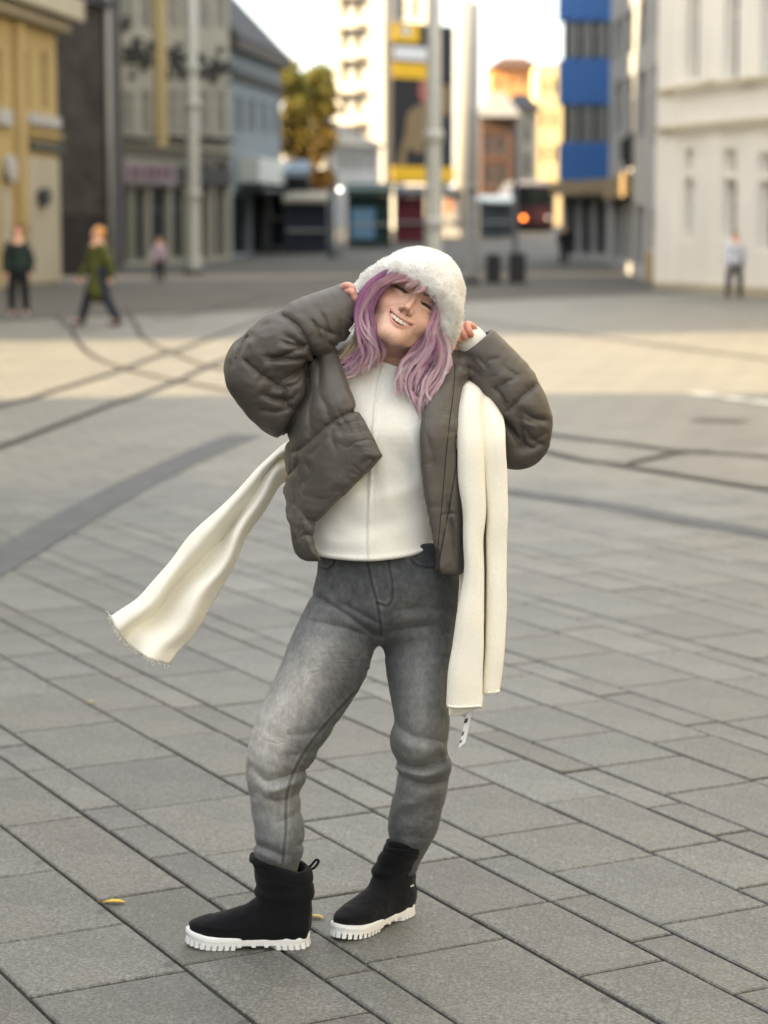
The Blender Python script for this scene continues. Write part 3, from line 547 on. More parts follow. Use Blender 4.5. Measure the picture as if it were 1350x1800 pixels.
# --- far houses at the end of the street
def house(name, label, uL, uR, Y, vt, m, roofc, wins, vr=None, dep=9):
    A, B = xy(uL, Y), xy(uR, Y); h = building(name, label, A); zt = W((uL + uR)/2, vt, Y)[2] - h.location[2]; f = Fac(h, A, B, -1.5, zt, m); f.O = np.array(h.location); 
    f.px_ = f.px
    for q in wins:
        a0, z_t = f.px(q[0], q[1]); a1, z_b = f.px(q[2], q[3]); f.hole(min(a0, a1), max(a0, a1), z_b - 0, z_t); f.window(f.op[-1], q[4] if len(q) > 4 else M_glass)
    f.wall(); mass(h, [A - f.n*.5, B - f.n*.5, B - f.n*dep, A - f.n*dep], -1.5, zt + h.location[2], m)
    if vr is not None:
        zr = W((uL + uR)/2, vr, Y + dep/2)[2]; b = MB(); o = h.location[2]
        b.add([f.pt(-.3, zt + o, .4), f.pt(f.L + .3, zt + o, .4), f.pt(f.L*.72, zr, -dep/2), f.pt(f.L*.28, zr, -dep/2), f.pt(-.3, zt + o, -dep - .4), f.pt(f.L + .3, zt + o, -dep - .4)], [(0, 1, 2, 3), (3, 2, 5, 4), (0, 3, 4), (1, 5, 2), (0, 4, 5, 1)]); b.build('roof', roofc, h)
    return h
OCH = plaster('ochre_plaster', (206, 150, 96)); BRK = mat('brown_brick', srgb(86, 64, 52), .9, var=.2, scale=2.); PYL = plaster('pale_yellow_plaster', (226, 202, 150)); GRT = plaster('grey_render', (134, 130, 122))
house('street_house', 'brown brick house with grey gable roof right of the billboard', 846, 908, 150, 205, BRK, mat('grey_gable', srgb(128, 126, 122), .9), [(852, 232, 866, 270), (874, 232, 888, 270), (852, 290, 866, 325), (874, 290, 888, 325)], 162)
house('street_house', 'dark grey house with slate roof halfway down the street', 896, 944, 165, 190, GRT, ROOF, [(902, 215, 912, 250), (922, 215, 932, 250), (902, 270, 912, 310), (922, 270, 932, 310)], 165)
house('street_house', 'ochre house catching sun above the grey roofs', 862, 948, 215, 118, OCH, BRK, [(872, 130, 882, 152), (894, 130, 904, 152), (916, 130, 926, 152)], 100)
house('street_house', 'pale yellow sunlit house at the end of the street', 944, 990, 195, 112, PYL, BRK, [(952, 135, 960, 165), (970, 135, 978, 165), (952, 195, 960, 225), (970, 195, 978, 225), (952, 255, 960, 285), (970, 255, 978, 285)], None)
# --- blue panel building
A, B = xy(986, 92), xy(1092, 84); bb = building('office_building', 'office block with bright blue panels and dark window bands', A); f = Fac(bb, A, B, -1, 19, WHT2); BLU = mat('blue_cladding', srgb(8, 88, 160), .6, spec=.1, var=.08, scale=.8); rg = random.Random(3)
for v0, v1 in ((-70, 32), (106, 181), (252, 316)):
    for i in range(4): u = 986 + i*26; f.slabpx('cladding_panel', u + .4, v0, u + 25.6, v1, .01, .12, BLU)
for v0, v1 in ((34, 104), (183, 250)):
    for i in range(4): u = 986 + i*26; f.window(f.holepx(u + 1, v0 + 1, u + 25, v1), M_glass, mat('brown_frame', srgb(76, 72, 66), .5) if i == 0 else bpy.data.materials['brown_frame'], 0, .1)
for i in range(3): u = 990 + i*26; f.window(f.holepx(u, 345, u + 22, 447), M_glass, M_dark, 1, .3, 'shop_window')
f.slabpx('shop_fascia', 988, 320, 1090, 340, .003, .5, mat('tan_fascia', srgb(150, 128, 92), .7)); f.wall(); mass(bb, [A - f.n*.5, B - f.n*.5, B - f.n*12, A - f.n*12], -1, 19, WHT2)
# --- right side: pale side street front and cream corner house (one house each)
A, B = xy(1069, 82), xy(1163, 53); w1 = building('side_street_house', 'pale grey house front running back along the side street', B); f = Fac(w1, A, B, -.3, 15, WHT2)
for q in ((1080, 48, 1093, 96), (1101, 30, 1113, 88), (1124, 12, 1135, 72), (1149, -20, 1160, 53), (1081, 150, 1091, 228), (1101, 142, 1112, 236), (1123, 132, 1133, 240), (1147, 120, 1158, 250)): f.window(f.holepx(*q), M_glass, WHT2, 0, .15)
for q in ((1078, 352, 1093, 458), (1098, 350, 1110, 464), (1118, 362, 1130, 470), (1144, 368, 1158, 440)): f.window(f.holepx(*q), M_glass, M_dark, 0, .35, 'shop_window')
f.slabpx('shop_fascia', 1072, 318, 1112, 344, .003, .25, bpy.data.materials['tan_fascia']); f.slabpx('plinth', 1143, 442, 1159, 500, .003, .12, mat('tan_plinth', srgb(170, 144, 100), .85)); f.wall(); mass(w1, [A - f.n*.5, B - f.n*.5, B + np.array([9, 2]), A + np.array([9, 2])], -.3, 14.9, WHT2)
O = np.array(w1.location)
hs = empty('hanging_sign', (*xy(1108, 66), 0)); tag(hs, 'black hanging shop sign on the pale side street house', 'sign'); b = MB(); P = [W(u, v, 66) - np.array(hs.location) for u, v in ((1090, 246), (1104, 240), (1104, 232), (1120, 232), (1120, 238), (1126, 238), (1126, 286), (1114, 286), (1114, 294), (1100, 298), (1098, 288), (1091, 284))]
n = len(P); b.add([p + [0, -.06, 0] for p in P] + [p + [0, .06, 0] for p in P], [tuple(range(n)), tuple(range(n, 2*n))[::-1]] + [(i, (i+1) % n, n + (i+1) % n, n + i) for i in range(n)]); b.build('board', M_dark, hs); b = MB(); b.tube([W(1095, 262, 66) - np.array(hs.location), W(1150, 262, 66) - np.array(hs.location)], .04, 6); b.build('bracket', M_dark, hs)
CRM = plaster('warm_cream_plaster', (247, 243, 234), .04); A, B = xy(1163, 52.5), xy(1352, 47.5); B = ext(A, B, 2.2); r1 = building('corner_house', 'warm cream corner house with string courses at the right edge', A); f = Fac(r1, A, B, -.2, 15, CRM)
for q in ((1202, 262, 1218, 304), (1202, 314, 1218, 424), (1270, 262, 1292, 306), (1270, 316, 1292, 426), (1334, 268, 1358, 308), (1334, 318, 1358, 442), (1206, -30, 1226, 138), (1274, -30, 1296, 138), (1338, -30, 1362, 138), (1400, 270, 1420, 440), (1400, -30, 1424, 138)): f.window(f.holepx(*q), M_glass, CRM, 0, .28)
for u in (1240, 1312, 1376): f.slabpx('lesene', u, 238, u + 17, 505, .003, .06, CRM); f.slabpx('lesene', u, -60, u + 17, 140, .003, .06, CRM)
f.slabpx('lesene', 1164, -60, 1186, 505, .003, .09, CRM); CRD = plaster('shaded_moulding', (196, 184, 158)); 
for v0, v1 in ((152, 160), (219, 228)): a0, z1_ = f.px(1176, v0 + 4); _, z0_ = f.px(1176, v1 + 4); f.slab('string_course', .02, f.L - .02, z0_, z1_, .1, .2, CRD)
f.slab('plinth', .02, f.L, -.2, .18, .1, .2, CRD); f.wall(); mass(r1, [A - f.n*.6, B - f.n*.6, B - f.n*10, A - f.n*10], -.2, 14.9, CRM)
# --- houses beyond the left edge of the picture: they keep the square in shade but for the gap of a side street; right block added to hold back sky light
for nm, lb, x1, x0, yA, yB, hh in (('unseen_block', 'large plaster block left of the square, outside the picture', -13.5, -30, -45, 13.0, 13.5), ('unseen_block', 'tall house left of the side street, outside the picture', -15.2, -34, 27.5, 33.0, 16.0), ('unseen_block', 'unseen plaster block added along the right side to hold back sky light', 11.5, 26, -40, 36.0, 13.0)):
    q = building(nm, lb, (x1, yA)); A, B = (x1, yA), (x1, yB); f = Fac(q, A, B, 0, hh, CREAM); f.n = np.array([-np.sign(x1), 0.]); f.O = np.array(q.location)
    for a in np.arange(1.5, yB - yA - 1.6, 3.2):
        for z in (1, 5, 9, 13, 17):
            if z + 2.5 < hh: f.hole(a, a + 1.3, z, z + 2.1)
    for o in f.op: f.slab('window', *o, -.3, -.25, M_glass)
    f.wall(); mass(q, [(x1 + .35*np.sign(x1), yA), (x1 + .35*np.sign(x1), yB), (x0, yB), (x0, yA)], 0, hh, CREAM)
# ====================================================================== trees
def tree(name, label, u, Y, v_top, v_bot, w_px, cols, n=9500, seed=1):
    g = np.random.default_rng(seed); x, _ = xy(u, Y); z0 = float(gz(Y)); zt, zb = W(u, v_top, Y)[2] - z0, W(u, v_bot, Y)[2] - z0; rw = w_px/FPX*Y/2; t = empty(name, (x, Y, z0)); tag(t, label, 'tree', 'autumn trees beside the slate roof house')
    b = MB(); tr = [(0, 0, -.5), (.1, 0, zb*.5), (-.05, .1, zb), (.1, 0, zb + (zt - zb)*.55)]; b.tube(spl(tr, 4), np.linspace(.24, .06, 13), 9)
    for i in range(9):
        a = g.uniform(0, 6.28); s = np.array([0, 0, zb*.7 + (zt - zb)*g.uniform(0, .4)]); e = s + [math.cos(a)*rw*.75, math.sin(a)*rw*.75, (zt - zb)*g.uniform(.15, .4)]; b.tube(spl([s, (s + e)/2 + [0, 0, .3], e], 3), np.linspace(.09, .02, 7), 6)
    b.build('trunk', mat('bark', srgb(70, 58, 46), .95, var=.3, scale=8.), t, True)
    cl = np.stack([g.uniform(-.85, .85, 46)*rw, g.uniform(-.85, .85, 46)*rw, zb + (zt - zb)*g.beta(1.2, 1.1, 46)], 1); ci = g.integers(0, 46, n); P = cl[ci] + g.normal(0, .26, (n, 3))*rw*np.array([.8, .8, .7])
    k = g.normal(size=(n, 3)); k /= np.linalg.norm(k, axis=1)[:, None]; m = np.cross(k, g.normal(size=(n, 3))); m /= np.linalg.norm(m, axis=1)[:, None]; s = g.uniform(.09, .19, n)[:, None]
    V = np.stack([P - k*s, P + m*s*.6, P + k*s, P - m*s*.6], 1).reshape(-1, 3); h = np.clip((P[:, 2] - zb)/(zt - zb) + g.normal(0, .14, n), 0, 1)[:, None]; c = np.array(cols[0])*(1 - h) + np.array(cols[1])*h; c = c*(1 + .3*g.normal(size=(46, 1)))[ci].clip(.45, 1.5)
    put('crown', mesh_np('crown', V, np.arange(n*4).reshape(-1, 4), False, np.repeat(c, 4, 0)), t, M_leaf); return t
M_leaf = mat('autumn_leaves', (.2, .2, .1), .7, vcol=True)
tree('broadleaf_tree', 'yellow-green autumn tree close to the slate roof house', 514, 118, 108, 322, 60, (srgb(112, 86, 34), srgb(112, 110, 44)), seed=1)
tree('broadleaf_tree', 'orange-brown autumn tree left of the white tower', 556, 124, 122, 330, 66, (srgb(116, 82, 32), srgb(96, 96, 40)), seed=2)
tree('broadleaf_tree', 'dark green tree behind the orange-brown one', 540, 136, 118, 320, 80, (srgb(70, 62, 30), srgb(62, 78, 36)), seed=3)
# ====================================================================== street furniture
def pole(name, label, u, Y, vt, r, rt, bands=(), group=None, m=None):
    x, _ = xy(u, Y); z0 = float(gz(Y)); zt = W(u, vt, Y)[2] - z0; o = empty(name, (x, Y, z0)); tag(o, label, 'pole', group); b = MB(); b.lathe((0, 0, -.1), [(r*1.25, 0), (r*1.25, .45), (r, .6), (r, 2.8), (rt, zt + .1), (rt*.3, zt + .25)], 16); b.build('shaft', m or M_galv, o, True)
    for v in bands: z = W(u, v, Y)[2] - z0; k = MB(); k.lathe((0, 0, z), [(r*1.04, -.12), (r*1.22, -.1), (r*1.22, .1), (r*1.04, .12)], 16); k.build('collar', m or M_galv, o, True)
    k = MB(); k.lathe((0, 0, -.05), [(r*1.7, 0), (r*1.7, .12), (r*1.3, .2)], 16); k.build('foot', M_dark, o); return o
pole('catenary_pole', 'pale steel pole in front of the cream shop house', 341, 66, -60, .20, .15, (342, 184, 120))
pole('catenary_pole', 'thick pale steel pole rising behind the fur hat', 762, 40, -70, .145, .12, (392, 240))
pole('lamp_post', 'thin grey post right of the fur hat', 829, 56, 196, .13, .10, (330,), m=mat('grey_post', srgb(140, 142, 142), .6)); pole('lamp_post', 'slender dark post beside the twin bins', 906, 58, 228, .07, .05, m=mat('slim_post', srgb(96, 100, 106), .6)); pole('lamp_post', 'short dark post by the market stalls', 583, 92, 330, .12, .1, m=mat('stall_post', srgb(74, 86, 96), .6))
def litter_bin(u0, u1, vt, vb, label):
    p = G((u0 + u1)/2, vb); w = (u1 - u0)/FPX*p[1]; h = (vb - vt)/FPX*p[1]; o = empty('litter_bin', (p[0], p[1], 0)); tag(o, label, 'bin', 'dark bins behind the square'); b = MB(); b.box((0, 0, h*.46), (w, w*.9, h*.84)); bevel(b.build('body', M_dark, o), .03); b = MB(); b.box((0, 0, h*.94), (w*1.08, w, h*.1)); bevel(b.build('lid', M_dark, o), .03); b = MB(); b.box((0, 0, .02), (w*.8, w*.7, .04)); b.build('foot', M_galv, o)
litter_bin(854, 880, 446, 500, 'left one of the two dark bins beside the slender post'); litter_bin(894, 923, 444, 500, 'right one of the two dark bins beside the slender post')
# market stalls
def stall(label, u0, u1, vt, vb, Y, body, roof, extra=()):
    x0, x1 = xy(u0, Y)[0], xy(u1, Y)[0]; z0 = float(gz(Y)); o = empty('market_stall', ((x0 + x1)/2, Y, z0)); tag(o, label, 'stall', 'market stalls at the end of the square'); zt = W(u0, vt, Y)[2] - z0; w = x1 - x0
    b = MB(); b.box((0, .9, zt*.47), (w*.94, 1.7, zt*.86)); b.build('cabin', body, o); b = MB(); b.add([(-w/2, -.5, zt*.9), (w/2, -.5, zt*.9), (w/2, 1.9, zt*1.04), (-w/2, 1.9, zt*1.04), (-w/2, -.5, zt*.97), (w/2, -.5, zt*.97), (w/2, 1.9, zt*1.11), (-w/2, 1.9, zt*1.11)], [(3, 2, 1, 0), (4, 5, 6, 7), (0, 1, 5, 4), (1, 2, 6, 5), (2, 3, 7, 6), (3, 0, 4, 7)]); b.build('awning', roof, o)
    b = MB(); b.box((0, -.05, zt*.4), (w*.9, .25, .08)); b.build('counter', M_galv, o)
    for sx in (-1, 1): b = MB(); b.box((sx*w*.45, -.4, zt*.45), (.08, .08, zt*.9)); b.build('awning_post', M_dark, o)
    for (a, b0, c, d, m) in extra: q = MB(); p = W(a, b0, Y); r = W(c, d, Y); q.box(((p[0] + r[0])/2 - o.location[0], -.1, (p[2] + r[2])/2 - z0), (r[0] - p[0], .06, p[2] - r[2])); q.build('poster', m, o)
    return o
M_nav = mat('stall_navy', srgb(42, 48, 58), .8, var=.2, scale=3.); M_gr = mat('stall_green', srgb(40, 62, 58), .8, var=.2, scale=3.); M_ltb = mat('pale_blue_poster', srgb(112, 150, 176), .6); M_red = mat('stall_red', srgb(104, 44, 52), .8, var=.2, scale=3.); M_awn = mat('awning_blue_grey', srgb(122, 138, 152), .8)
stall('dark navy stall with pale awning below the autumn trees', 498, 578, 346, 430, 97, M_nav, mat('awning_sand', srgb(150, 146, 132), .8)); stall('dark green stall with a pale blue poster', 608, 690, 332, 424, 102, M_gr, M_gr, ((617, 366, 659, 420, M_ltb),)); stall('dark red stall left of the thick pole', 692, 748, 336, 420, 106, M_red, mat('stall_roof_dark', srgb(58, 60, 68), .8)); stall('grey-blue canopy stall beside the slate roof house', 474, 544, 296, 432, 99, M_nav, M_awn)
stall('low dark stall left of the twin bins', 842, 902, 350, 418, 112, mat('stall_grey', srgb(70, 76, 82), .8, var=.2, scale=2.), M_awn); stall('lit kiosk between thick pole and grey post', 776, 812, 338, 412, 110, mat('kiosk_white', srgb(200, 196, 188), .7), M_dark, ((783, 352, 796, 376, mat('orange_poster', srgb(224, 150, 110), .6)),))
# globe lamp on the stall post
lp_ = empty('globe_lamp', tuple(W(597, 333, 91))); tag(lp_, 'small lit globe lamp above the dark stalls', 'lamp'); b = MB(); n = 10; b.lathe((0, 0, -.12), [(.02, .04), (.06, .06), (.08, .12), (.06, .18), (.02, .2)], 14); b.build('globe', mat('lamp_glow', (1, .95, .85), .5, emit=((1, .95, .82), 2.)), lp_, True); b = MB(); b.tube([(0, 0, -.12), (0, 0, -lp_.location[2] + float(gz(91)))], .035, 6); b.build('stem', M_dark, lp_)
# dark red tram far down the street
Y = 118; x0, x1 = xy(898, Y)[0], xy(976, Y)[0]; z0 = float(gz(Y)); tr = empty('tram', ((x0 + x1)/2, Y, z0)); tag(tr, 'dark red tram with an orange front light far down the street', 'tram'); w = x1 - x0; b = MB(); b.box((0, 6, 1.45), (w, 12, 2.3)); bevel(b.build('body', mat('tram_red', srgb(58, 28, 32), .35, coat=.3), tr), .25, 3)
b = MB(); b.box((0, -.02, 1.95), (w*.82, .08, .95)); b.build('windscreen', M_glass, tr); b = MB(); b.box((0, 6, 2.7), (w*.8, 10, .22)); b.build('roof_unit', M_galv, tr); b = MB(); b.box((0, 6, .25), (w*.9, 11.4, .3)); b.build('skirt', M_dark, tr)
for sx, m in ((-.22, mat('orange_light', (1, .3, .05), .4, emit=((1, .24, .03), 2.2))), (.34, mat('white_front_panel', srgb(190, 186, 190), .5))): b = MB(); b.lathe((sx*w, -.05, .78), [(.02, -.1), (.11, -.06), (.12, 0), (.11, .06), (.02, .1)], 12, 1, .6); b.build('headlight', m, tr, True)
tl = empty('traffic_light', (*xy(996, 100), float(gz(100)))); tag(tl, 'traffic light glowing red in front of the blue office block', 'traffic light'); z0 = tl.location[2]; b = MB(); b.tube([(0, 0, 0), (0, 0, 2.3)], .05, 8); b.build('post', M_dark, tl); b = MB(); zc = W(996, 392, 100)[2] - z0; b.box((0, .06, zc + .1), (.28, .2, .62)); b.build('housing', M_dark, tl); b = MB(); b.lathe((0, -.05, zc), [(.02, -.1), (.1, -.05), (.11, 0), (.1, .05), (.02, .1)], 12, 1, .5); b.build('lens', mat('red_light', (1, .15, .08), .4, emit=((1, .14, .06), 2.)), tl, True)
# ====================================================================== passers-by
def walker(label, u, vf, vh, top, legs, hair, stride=.0, swing=.2, coat=0.0, face=(214, 168, 142), seed=0, bag=None, shoe=(40, 40, 44), hat=None, group='passers-by in the background'):
    p = G(u, vf); k = ((vf - vh)/FPX*p[1])/1.68; o = empty('person', (p[0], p[1], 0)); tag(o, label, 'person', group); sc = lambda q: [np.array(x, float)*k for x in q]
    def part(name, fn, m, h=.02): V, F = sdf_mesh(fn, np.array([-.55, -.5, -.03])*k, np.array([.55, .5, 1.78])*k, h*k, newton=1); return put(name, mesh_np(name, V, F), o, m)
    c = lambda P, pts, r: rchain(P, sc(pts), np.array(r)*k); s = stride
    skin = mat('skin_tone', srgb(*face), .6)
    def body_f(P):
        d = c(P, [(0, 0, 1.38), (0, -.01, 1.5)], [.06, .055]); d = smin(d, ell(P, np.array([0, -.02, 1.58])*k, np.array([.078, .095, .115])*k), .03*k); d = smin(d, c(P, [(0, 0, .95), (0, 0, 1.35)], [.13, .15]), .05*k)
        for sg in (-1, 1): d = smin(d, c(P, [(sg*.19, 0, 1.36), (sg*.24, sg*swing*.5, 1.08), (sg*.22, sg*swing - .06, .86), (sg*.21, sg*swing - .09, .76)], [.045, .04, .035, .04]), .03*k); d = smin(d, c(P, [(sg*.09, 0, .9), (sg*.1 + s*sg*.3, sg*s*.4 - .05, .5), (sg*.09 + s*sg*.6, sg*s, .1), (sg*.09 + s*sg*.6, sg*s - .1, .05)], [.08, .06, .045, .04]), .02*k)
        return d
    part('body', body_f, skin)
    def leg_f(P):
        d = None
        for sg in (-1, 1): e = c(P, [(sg*.085, 0, .95), (sg*.1 + s*sg*.3, sg*s*.4 - .04, .5), (sg*.09 + s*sg*.6, sg*s, .09)], [.115, .085, .07]); d = e if d is None else smin(d, e, .03*k)
        return d
    part('trousers', leg_f, mat('trouser_cloth', srgb(*legs), .9, var=.1, scale=9.))
    def top_f(P):
        lo = .95 - coat; d = c(P, [(0, 0, lo), (0, 0, 1.1), (0, 0, 1.3), (0, .01, 1.4)], [.17 + coat*.12, .155, .17, .10])
        for sg in (-1, 1): d = smin(d, c(P, [(sg*.15, 0, 1.36), (sg*.245, sg*swing*.5, 1.08), (sg*.225, sg*swing - .06, .86)], [.085, .07, .06]), .04*k)
        return d - .01*k*noise3(P, 9., seed)
    part('coat', top_f, mat('coat_cloth', srgb(*top), .85, var=.12, scale=7.))
    def hair_f(P): d = ell(P, np.array([0, .02, 1.61])*k, np.array([.098, .11, .12])*k); return np.maximum(d, -ell(P, np.array([0, -.10, 1.54])*k, np.array([.07, .09, .10])*k)) - .006*k*noise3(P, 22., seed)
    part('hair' if not hat else 'cap', hair_f, mat('hair_colour', srgb(*(hat or hair)), .8))
    for sg in (-1, 1): part('shoe', lambda P: c(P, [(sg*.09 + s*sg*.6, sg*s + .03, .045), (sg*.09 + s*sg*.6, sg*s - .13, .035)], [.05, .045]), mat('shoe_leather', srgb(*shoe), .7))
    if bag:
        q = lambda P: smin(ell(P, np.array(bag[0])*k, np.array([.13, .08, .16])*k), c(P, [np.array(bag[0]) + [0, 0, .1], (0, -.05, 1.4)], [.02, .02]), .02*k); part('bag', q, mat('bag_cloth', srgb(*bag[1]), .8))
    return o
walker('person in dark green jacket, black trousers and red cap by the yellow house', 34, 556, 403, (38, 52, 48), (30, 32, 38), (60, 40, 34), .06, .1, seed=1, hat=(150, 76, 72), shoe=(150, 148, 148))
w_ = walker('person with blond hair in a long olive green coat striding along', 175, 572, 404, (78, 82, 38), (40, 44, 58), (206, 150, 92), .24, .2, .35, seed=2); w_.rotation_euler[2] = R(-60)
walker('person in lilac top and dark trousers in front of the shop windows', 281, 498, 420, (168, 154, 168), (34, 36, 40), (120, 84, 66), .05, .12, seed=3)
walker('person in white top with dark backpack by the cream corner house', 1290, 524, 410, (206, 208, 218), (42, 44, 52), (112, 88, 70), .16, .15, seed=4, bag=((.14, .12, 1.18), (60, 66, 84)))
walker('person in black coat in front of the blue office block', 991, 466, 396, (36, 36, 42), (30, 30, 36), (60, 50, 44), .06, .1, .2, seed=5)
walker('person in dark coat walking past the stalls', 560, 446, 378, (40, 46, 56), (34, 36, 44), (70, 58, 50), .1, .1, .15, seed=6)
# ====================================================================== the woman in the foreground
Y0 = 4.75; PXM = 812.0                       # depth of her body's middle plane, photograph pixels per metre there
def wp(u, v, dy): return W(u, v, Y0 + dy)
_chc = {}
def ch(P, keys, n=3):
    """tapered tube; keys are (u, v, dy, radius in photo px)"""
    h = (n,) + tuple(map(tuple, keys))
    if h not in _chc: k = spl(keys, n); _chc[h] = (np.array([wp(*q[:3]) for q in k]), k[:, 3]/PXM)
    return rchain(P, *_chc[h])
_lfc = {}
def loft(P, u, v, keys, yc=0.0):
    """upright elliptical body; keys are (v, centre u, half width px, half depth m, dy)"""
    h = tuple(map(tuple, keys))
    if h not in _lfc: k = np.array(keys, float); _lfc[h] = np.clip(spl(k, 6), k.min(0), k.max(0))
    k = _lfc[h]; c, a, b, dy = (np.interp(v, k[:, 0], k[:, i]).astype(np.float32) for i in (1, 2, 3, 4)); am = a/PXM
    q = np.sqrt(((u - c)/a)**2 + ((P[:, 1] - Y0 - dy)/b)**2)
    return (q - 1)*np.minimum(am, b)*.95
def n1(x, seed=0):
    i = np.floor(x).astype(int); f = x - i; f = f*f*(3 - 2*f); a = _nt[(i + seed*977) % 4096]; b = _nt[(i + 1 + seed*977) % 4096]; return a + (b - a)*f
def puckers(mp, seams, freq, reach, amp):
    """little gathers that run away from stitched seams"""
    for k, s in enumerate(seams):
        m = reach*3; a0, a1 = int(max(0, s[:, 0].min() - m - mp.u0)), int(min(mp.nu, s[:, 0].max() + m - mp.u0)); b0, b1 = int(max(0, s[:, 1].min() - m - mp.v0)), int(min(mp.nv, s[:, 1].max() + m - mp.v0))
        U, V = mp.U[a0:a1, b0:b1].ravel(), mp.V[a0:a1, b0:b1].ravel(); bd = np.full(len(U), 1e9); arc = np.zeros(len(U)); L0 = 0
        for i in range(len(s) - 1):
            ax, ay = s[i]; bx, by = s[i+1] - s[i]; l2 = bx*bx + by*by + 1e-9; t = np.clip(((U - ax)*bx + (V - ay)*by)/l2, 0, 1); d = np.hypot(U - ax - t*bx, V - ay - t*by)
            w = d < bd; bd = np.where(w, d, bd); arc = np.where(w, L0 + t*math.sqrt(l2), arc); L0 += math.sqrt(l2)
        mp.A[a0:a1, b0:b1] += (amp*(n1(arc*freq, k) + .6*n1(arc*freq*2.3, k + 30))*np.exp(-bd/reach)*(1 - np.exp(-bd/3.5))).reshape(a1 - a0, b1 - b0)
    return mp
def bx(u0, v0, u1, v1, d0, d1):
    c = np.array([wp(u, v, d) for u in (u0, u1) for v in (v0, v1) for d in (d0, d1)]); return c.min(0), c.max(0)
person = empty('person', (G(600, 1640)[0], 4.7, 0)); PO = np.array(person.location)
def pput(name, me, m, parent=None):
    """link a mesh given in world coordinates as a part of the woman"""
    par = parent or person; o = put(name, me, par, m)
    o.matrix_parent_inverse = Matrix.Translation(-Vector(PO)) if par is person else Matrix.Identity(4)
    return o
# ---------------------------------------------------------------- jeans
LEGL = [(628, 1040, .01, 60), (597, 1102, -.01, 69), (580, 1148, -.03, 76), (556, 1200, -.05, 72), (512, 1280, -.08, 66), (490, 1335, -.085, 58),
        (484, 1370, -.08, 51), (486, 1410, -.08, 46), (491, 1450, -.085, 44), (491, 1484, -.09, 45), (491, 1503, -.09, 39), (491, 1540, -.09, 30)]
LEGR = [(742, 1040, .02, 62), (738, 1115, .01, 65), (736, 1180, .0, 59), (740, 1260, .0, 51), (738, 1318, .015, 54),
        (745, 1352, .035, 48), (738, 1400, .06, 47), (728, 1440, .08, 47), (722, 1466, .095, 41), (718, 1486, .10, 34), (715, 1520, .10, 24)]
JF = [([(553, 1047), (600, 1075), (650, 1110), (672, 1117)], -.0065, 7), ([(575, 1060), (625, 1095), (668, 1128)], .004, 8),
      ([(600, 1060), (640, 1082), (668, 1098)], -.003, 6), ([(540, 1090), (600, 1103), (650, 1118)], -.003, 7),
      ([(668, 1118), (700, 1106), (760, 1100)], -.0035, 7), ([(672, 1128), (710, 1122), (750, 1123)], .003, 9),
      ([(690, 1075), (740, 1068), (790, 1075)], -.002, 9), ([(700, 1090), (760, 1086)], .002, 9),
      ([(600, 1300), (560, 1318), (500, 1330)], -.002, 9), ([(592, 1272), (540, 1290), (500, 1292)], -.002, 8),
      ([(545, 1352), (510, 1362), (470, 1372), (446, 1352)], -.006, 9), ([(530, 1372), (495, 1386), (462, 1396)], .006, 9),
      ([(530, 1394), (490, 1408), (455, 1398)], -.005, 9), ([(447, 1420), (470, 1400), (500, 1395)], .004, 10),
      ([(535, 1420), (505, 1440), (480, 1445)], -.003, 9), ([(446, 1482), (470, 1492), (500, 1505)], -.006, 8),
      ([(446, 1494), (465, 1505), (490, 1515)], .006, 8), ([(538, 1480), (515, 1490)], -.004, 8),
      ([(690, 1262), (720, 1292), (770, 1302), (792, 1312)], -.004, 10), ([(686, 1290), (720, 1312), (760, 1318)], .006, 11),
      ([(683, 1326), (710, 1345), (750, 1346), (790, 1322)], -.013, 9), ([(700, 1350), (740, 1364), (792, 1354)], .008, 9),
      ([(700, 1360), (745, 1378), (790, 1372)], -.008, 8), ([(705, 1385), (750, 1395), (785, 1390)], .004, 10),
      ([(680, 1440), (700, 1420), (740, 1405)], .006, 10), ([(684, 1456), (705, 1440), (735, 1430)], -.004, 8),
      ([(682, 1470), (710, 1482), (752, 1496)], .005, 8), ([(690, 1460), (720, 1468), (765, 1478)], -.005, 8),
      ([(770, 1300), (785, 1330), (790, 1350)], .005, 8), ([(775, 1235), (790, 1262)], .003, 9)]
JB = (390, 940, 850, 1560)
def jeans_base(P):
    u, v = UV(P)
    pel = loft(P, u, v, [(950, 676, 116, .112, .0), (985, 682, 123, .118, .0), (1020, 684, 126, .125, .0), (1060, 681, 126, .13, .01), (1105, 668, 112, .11, .01), (1140, 672, 40, .06, .01)])
    pel = smax(pel, (v - 1128)/PXM, .02); pel = smax(pel, (955 - v)/PXM, .005)
    lr = ch(P, LEGR); d = smin(smin(ch(P, LEGL), pel, .035), lr, .012)
    return np.minimum(d, smin(pel, lr, .035)), u, v
def jeans_f(P):
    d, u, v = jeans_base(P); fr = np.clip((Y0 + .05 - P[:, 1])/.06, 0, 1)
    d = d - JMAP(u, v)*fr
    zz = np.clip((v - 1330)/80, 0, 1)
    return d - (.0024*noise3(P, (14, 14, 38), 3)*zz + .0020*noise3(P, (9, 9, 22), 8))
IN_L = spl([(670, 1150), (648, 1186), (628, 1212), (593, 1249), (558, 1290), (530, 1330), (511, 1370), (503, 1409), (502, 1460), (497, 1515)], 5)
FLY = spl([(683, 986), (690, 1030), (688, 1055), (680, 1064), (662, 1060)], 5)
CF = spl([(645, 986), (655, 1030), (664, 1062), (668, 1090), (670, 1116)], 4)
POCK = spl([(722, 983), (730, 992), (748, 997), (770, 997)], 4); POCK2 = spl([(562, 998), (575, 1000), (586, 992), (588, 984)], 4)
OUT_R = spl([(790, 1400), (778, 1440), (764, 1490)], 4)
SEAMS = [IN_L, FLY, CF, POCK, POCK2, OUT_R]
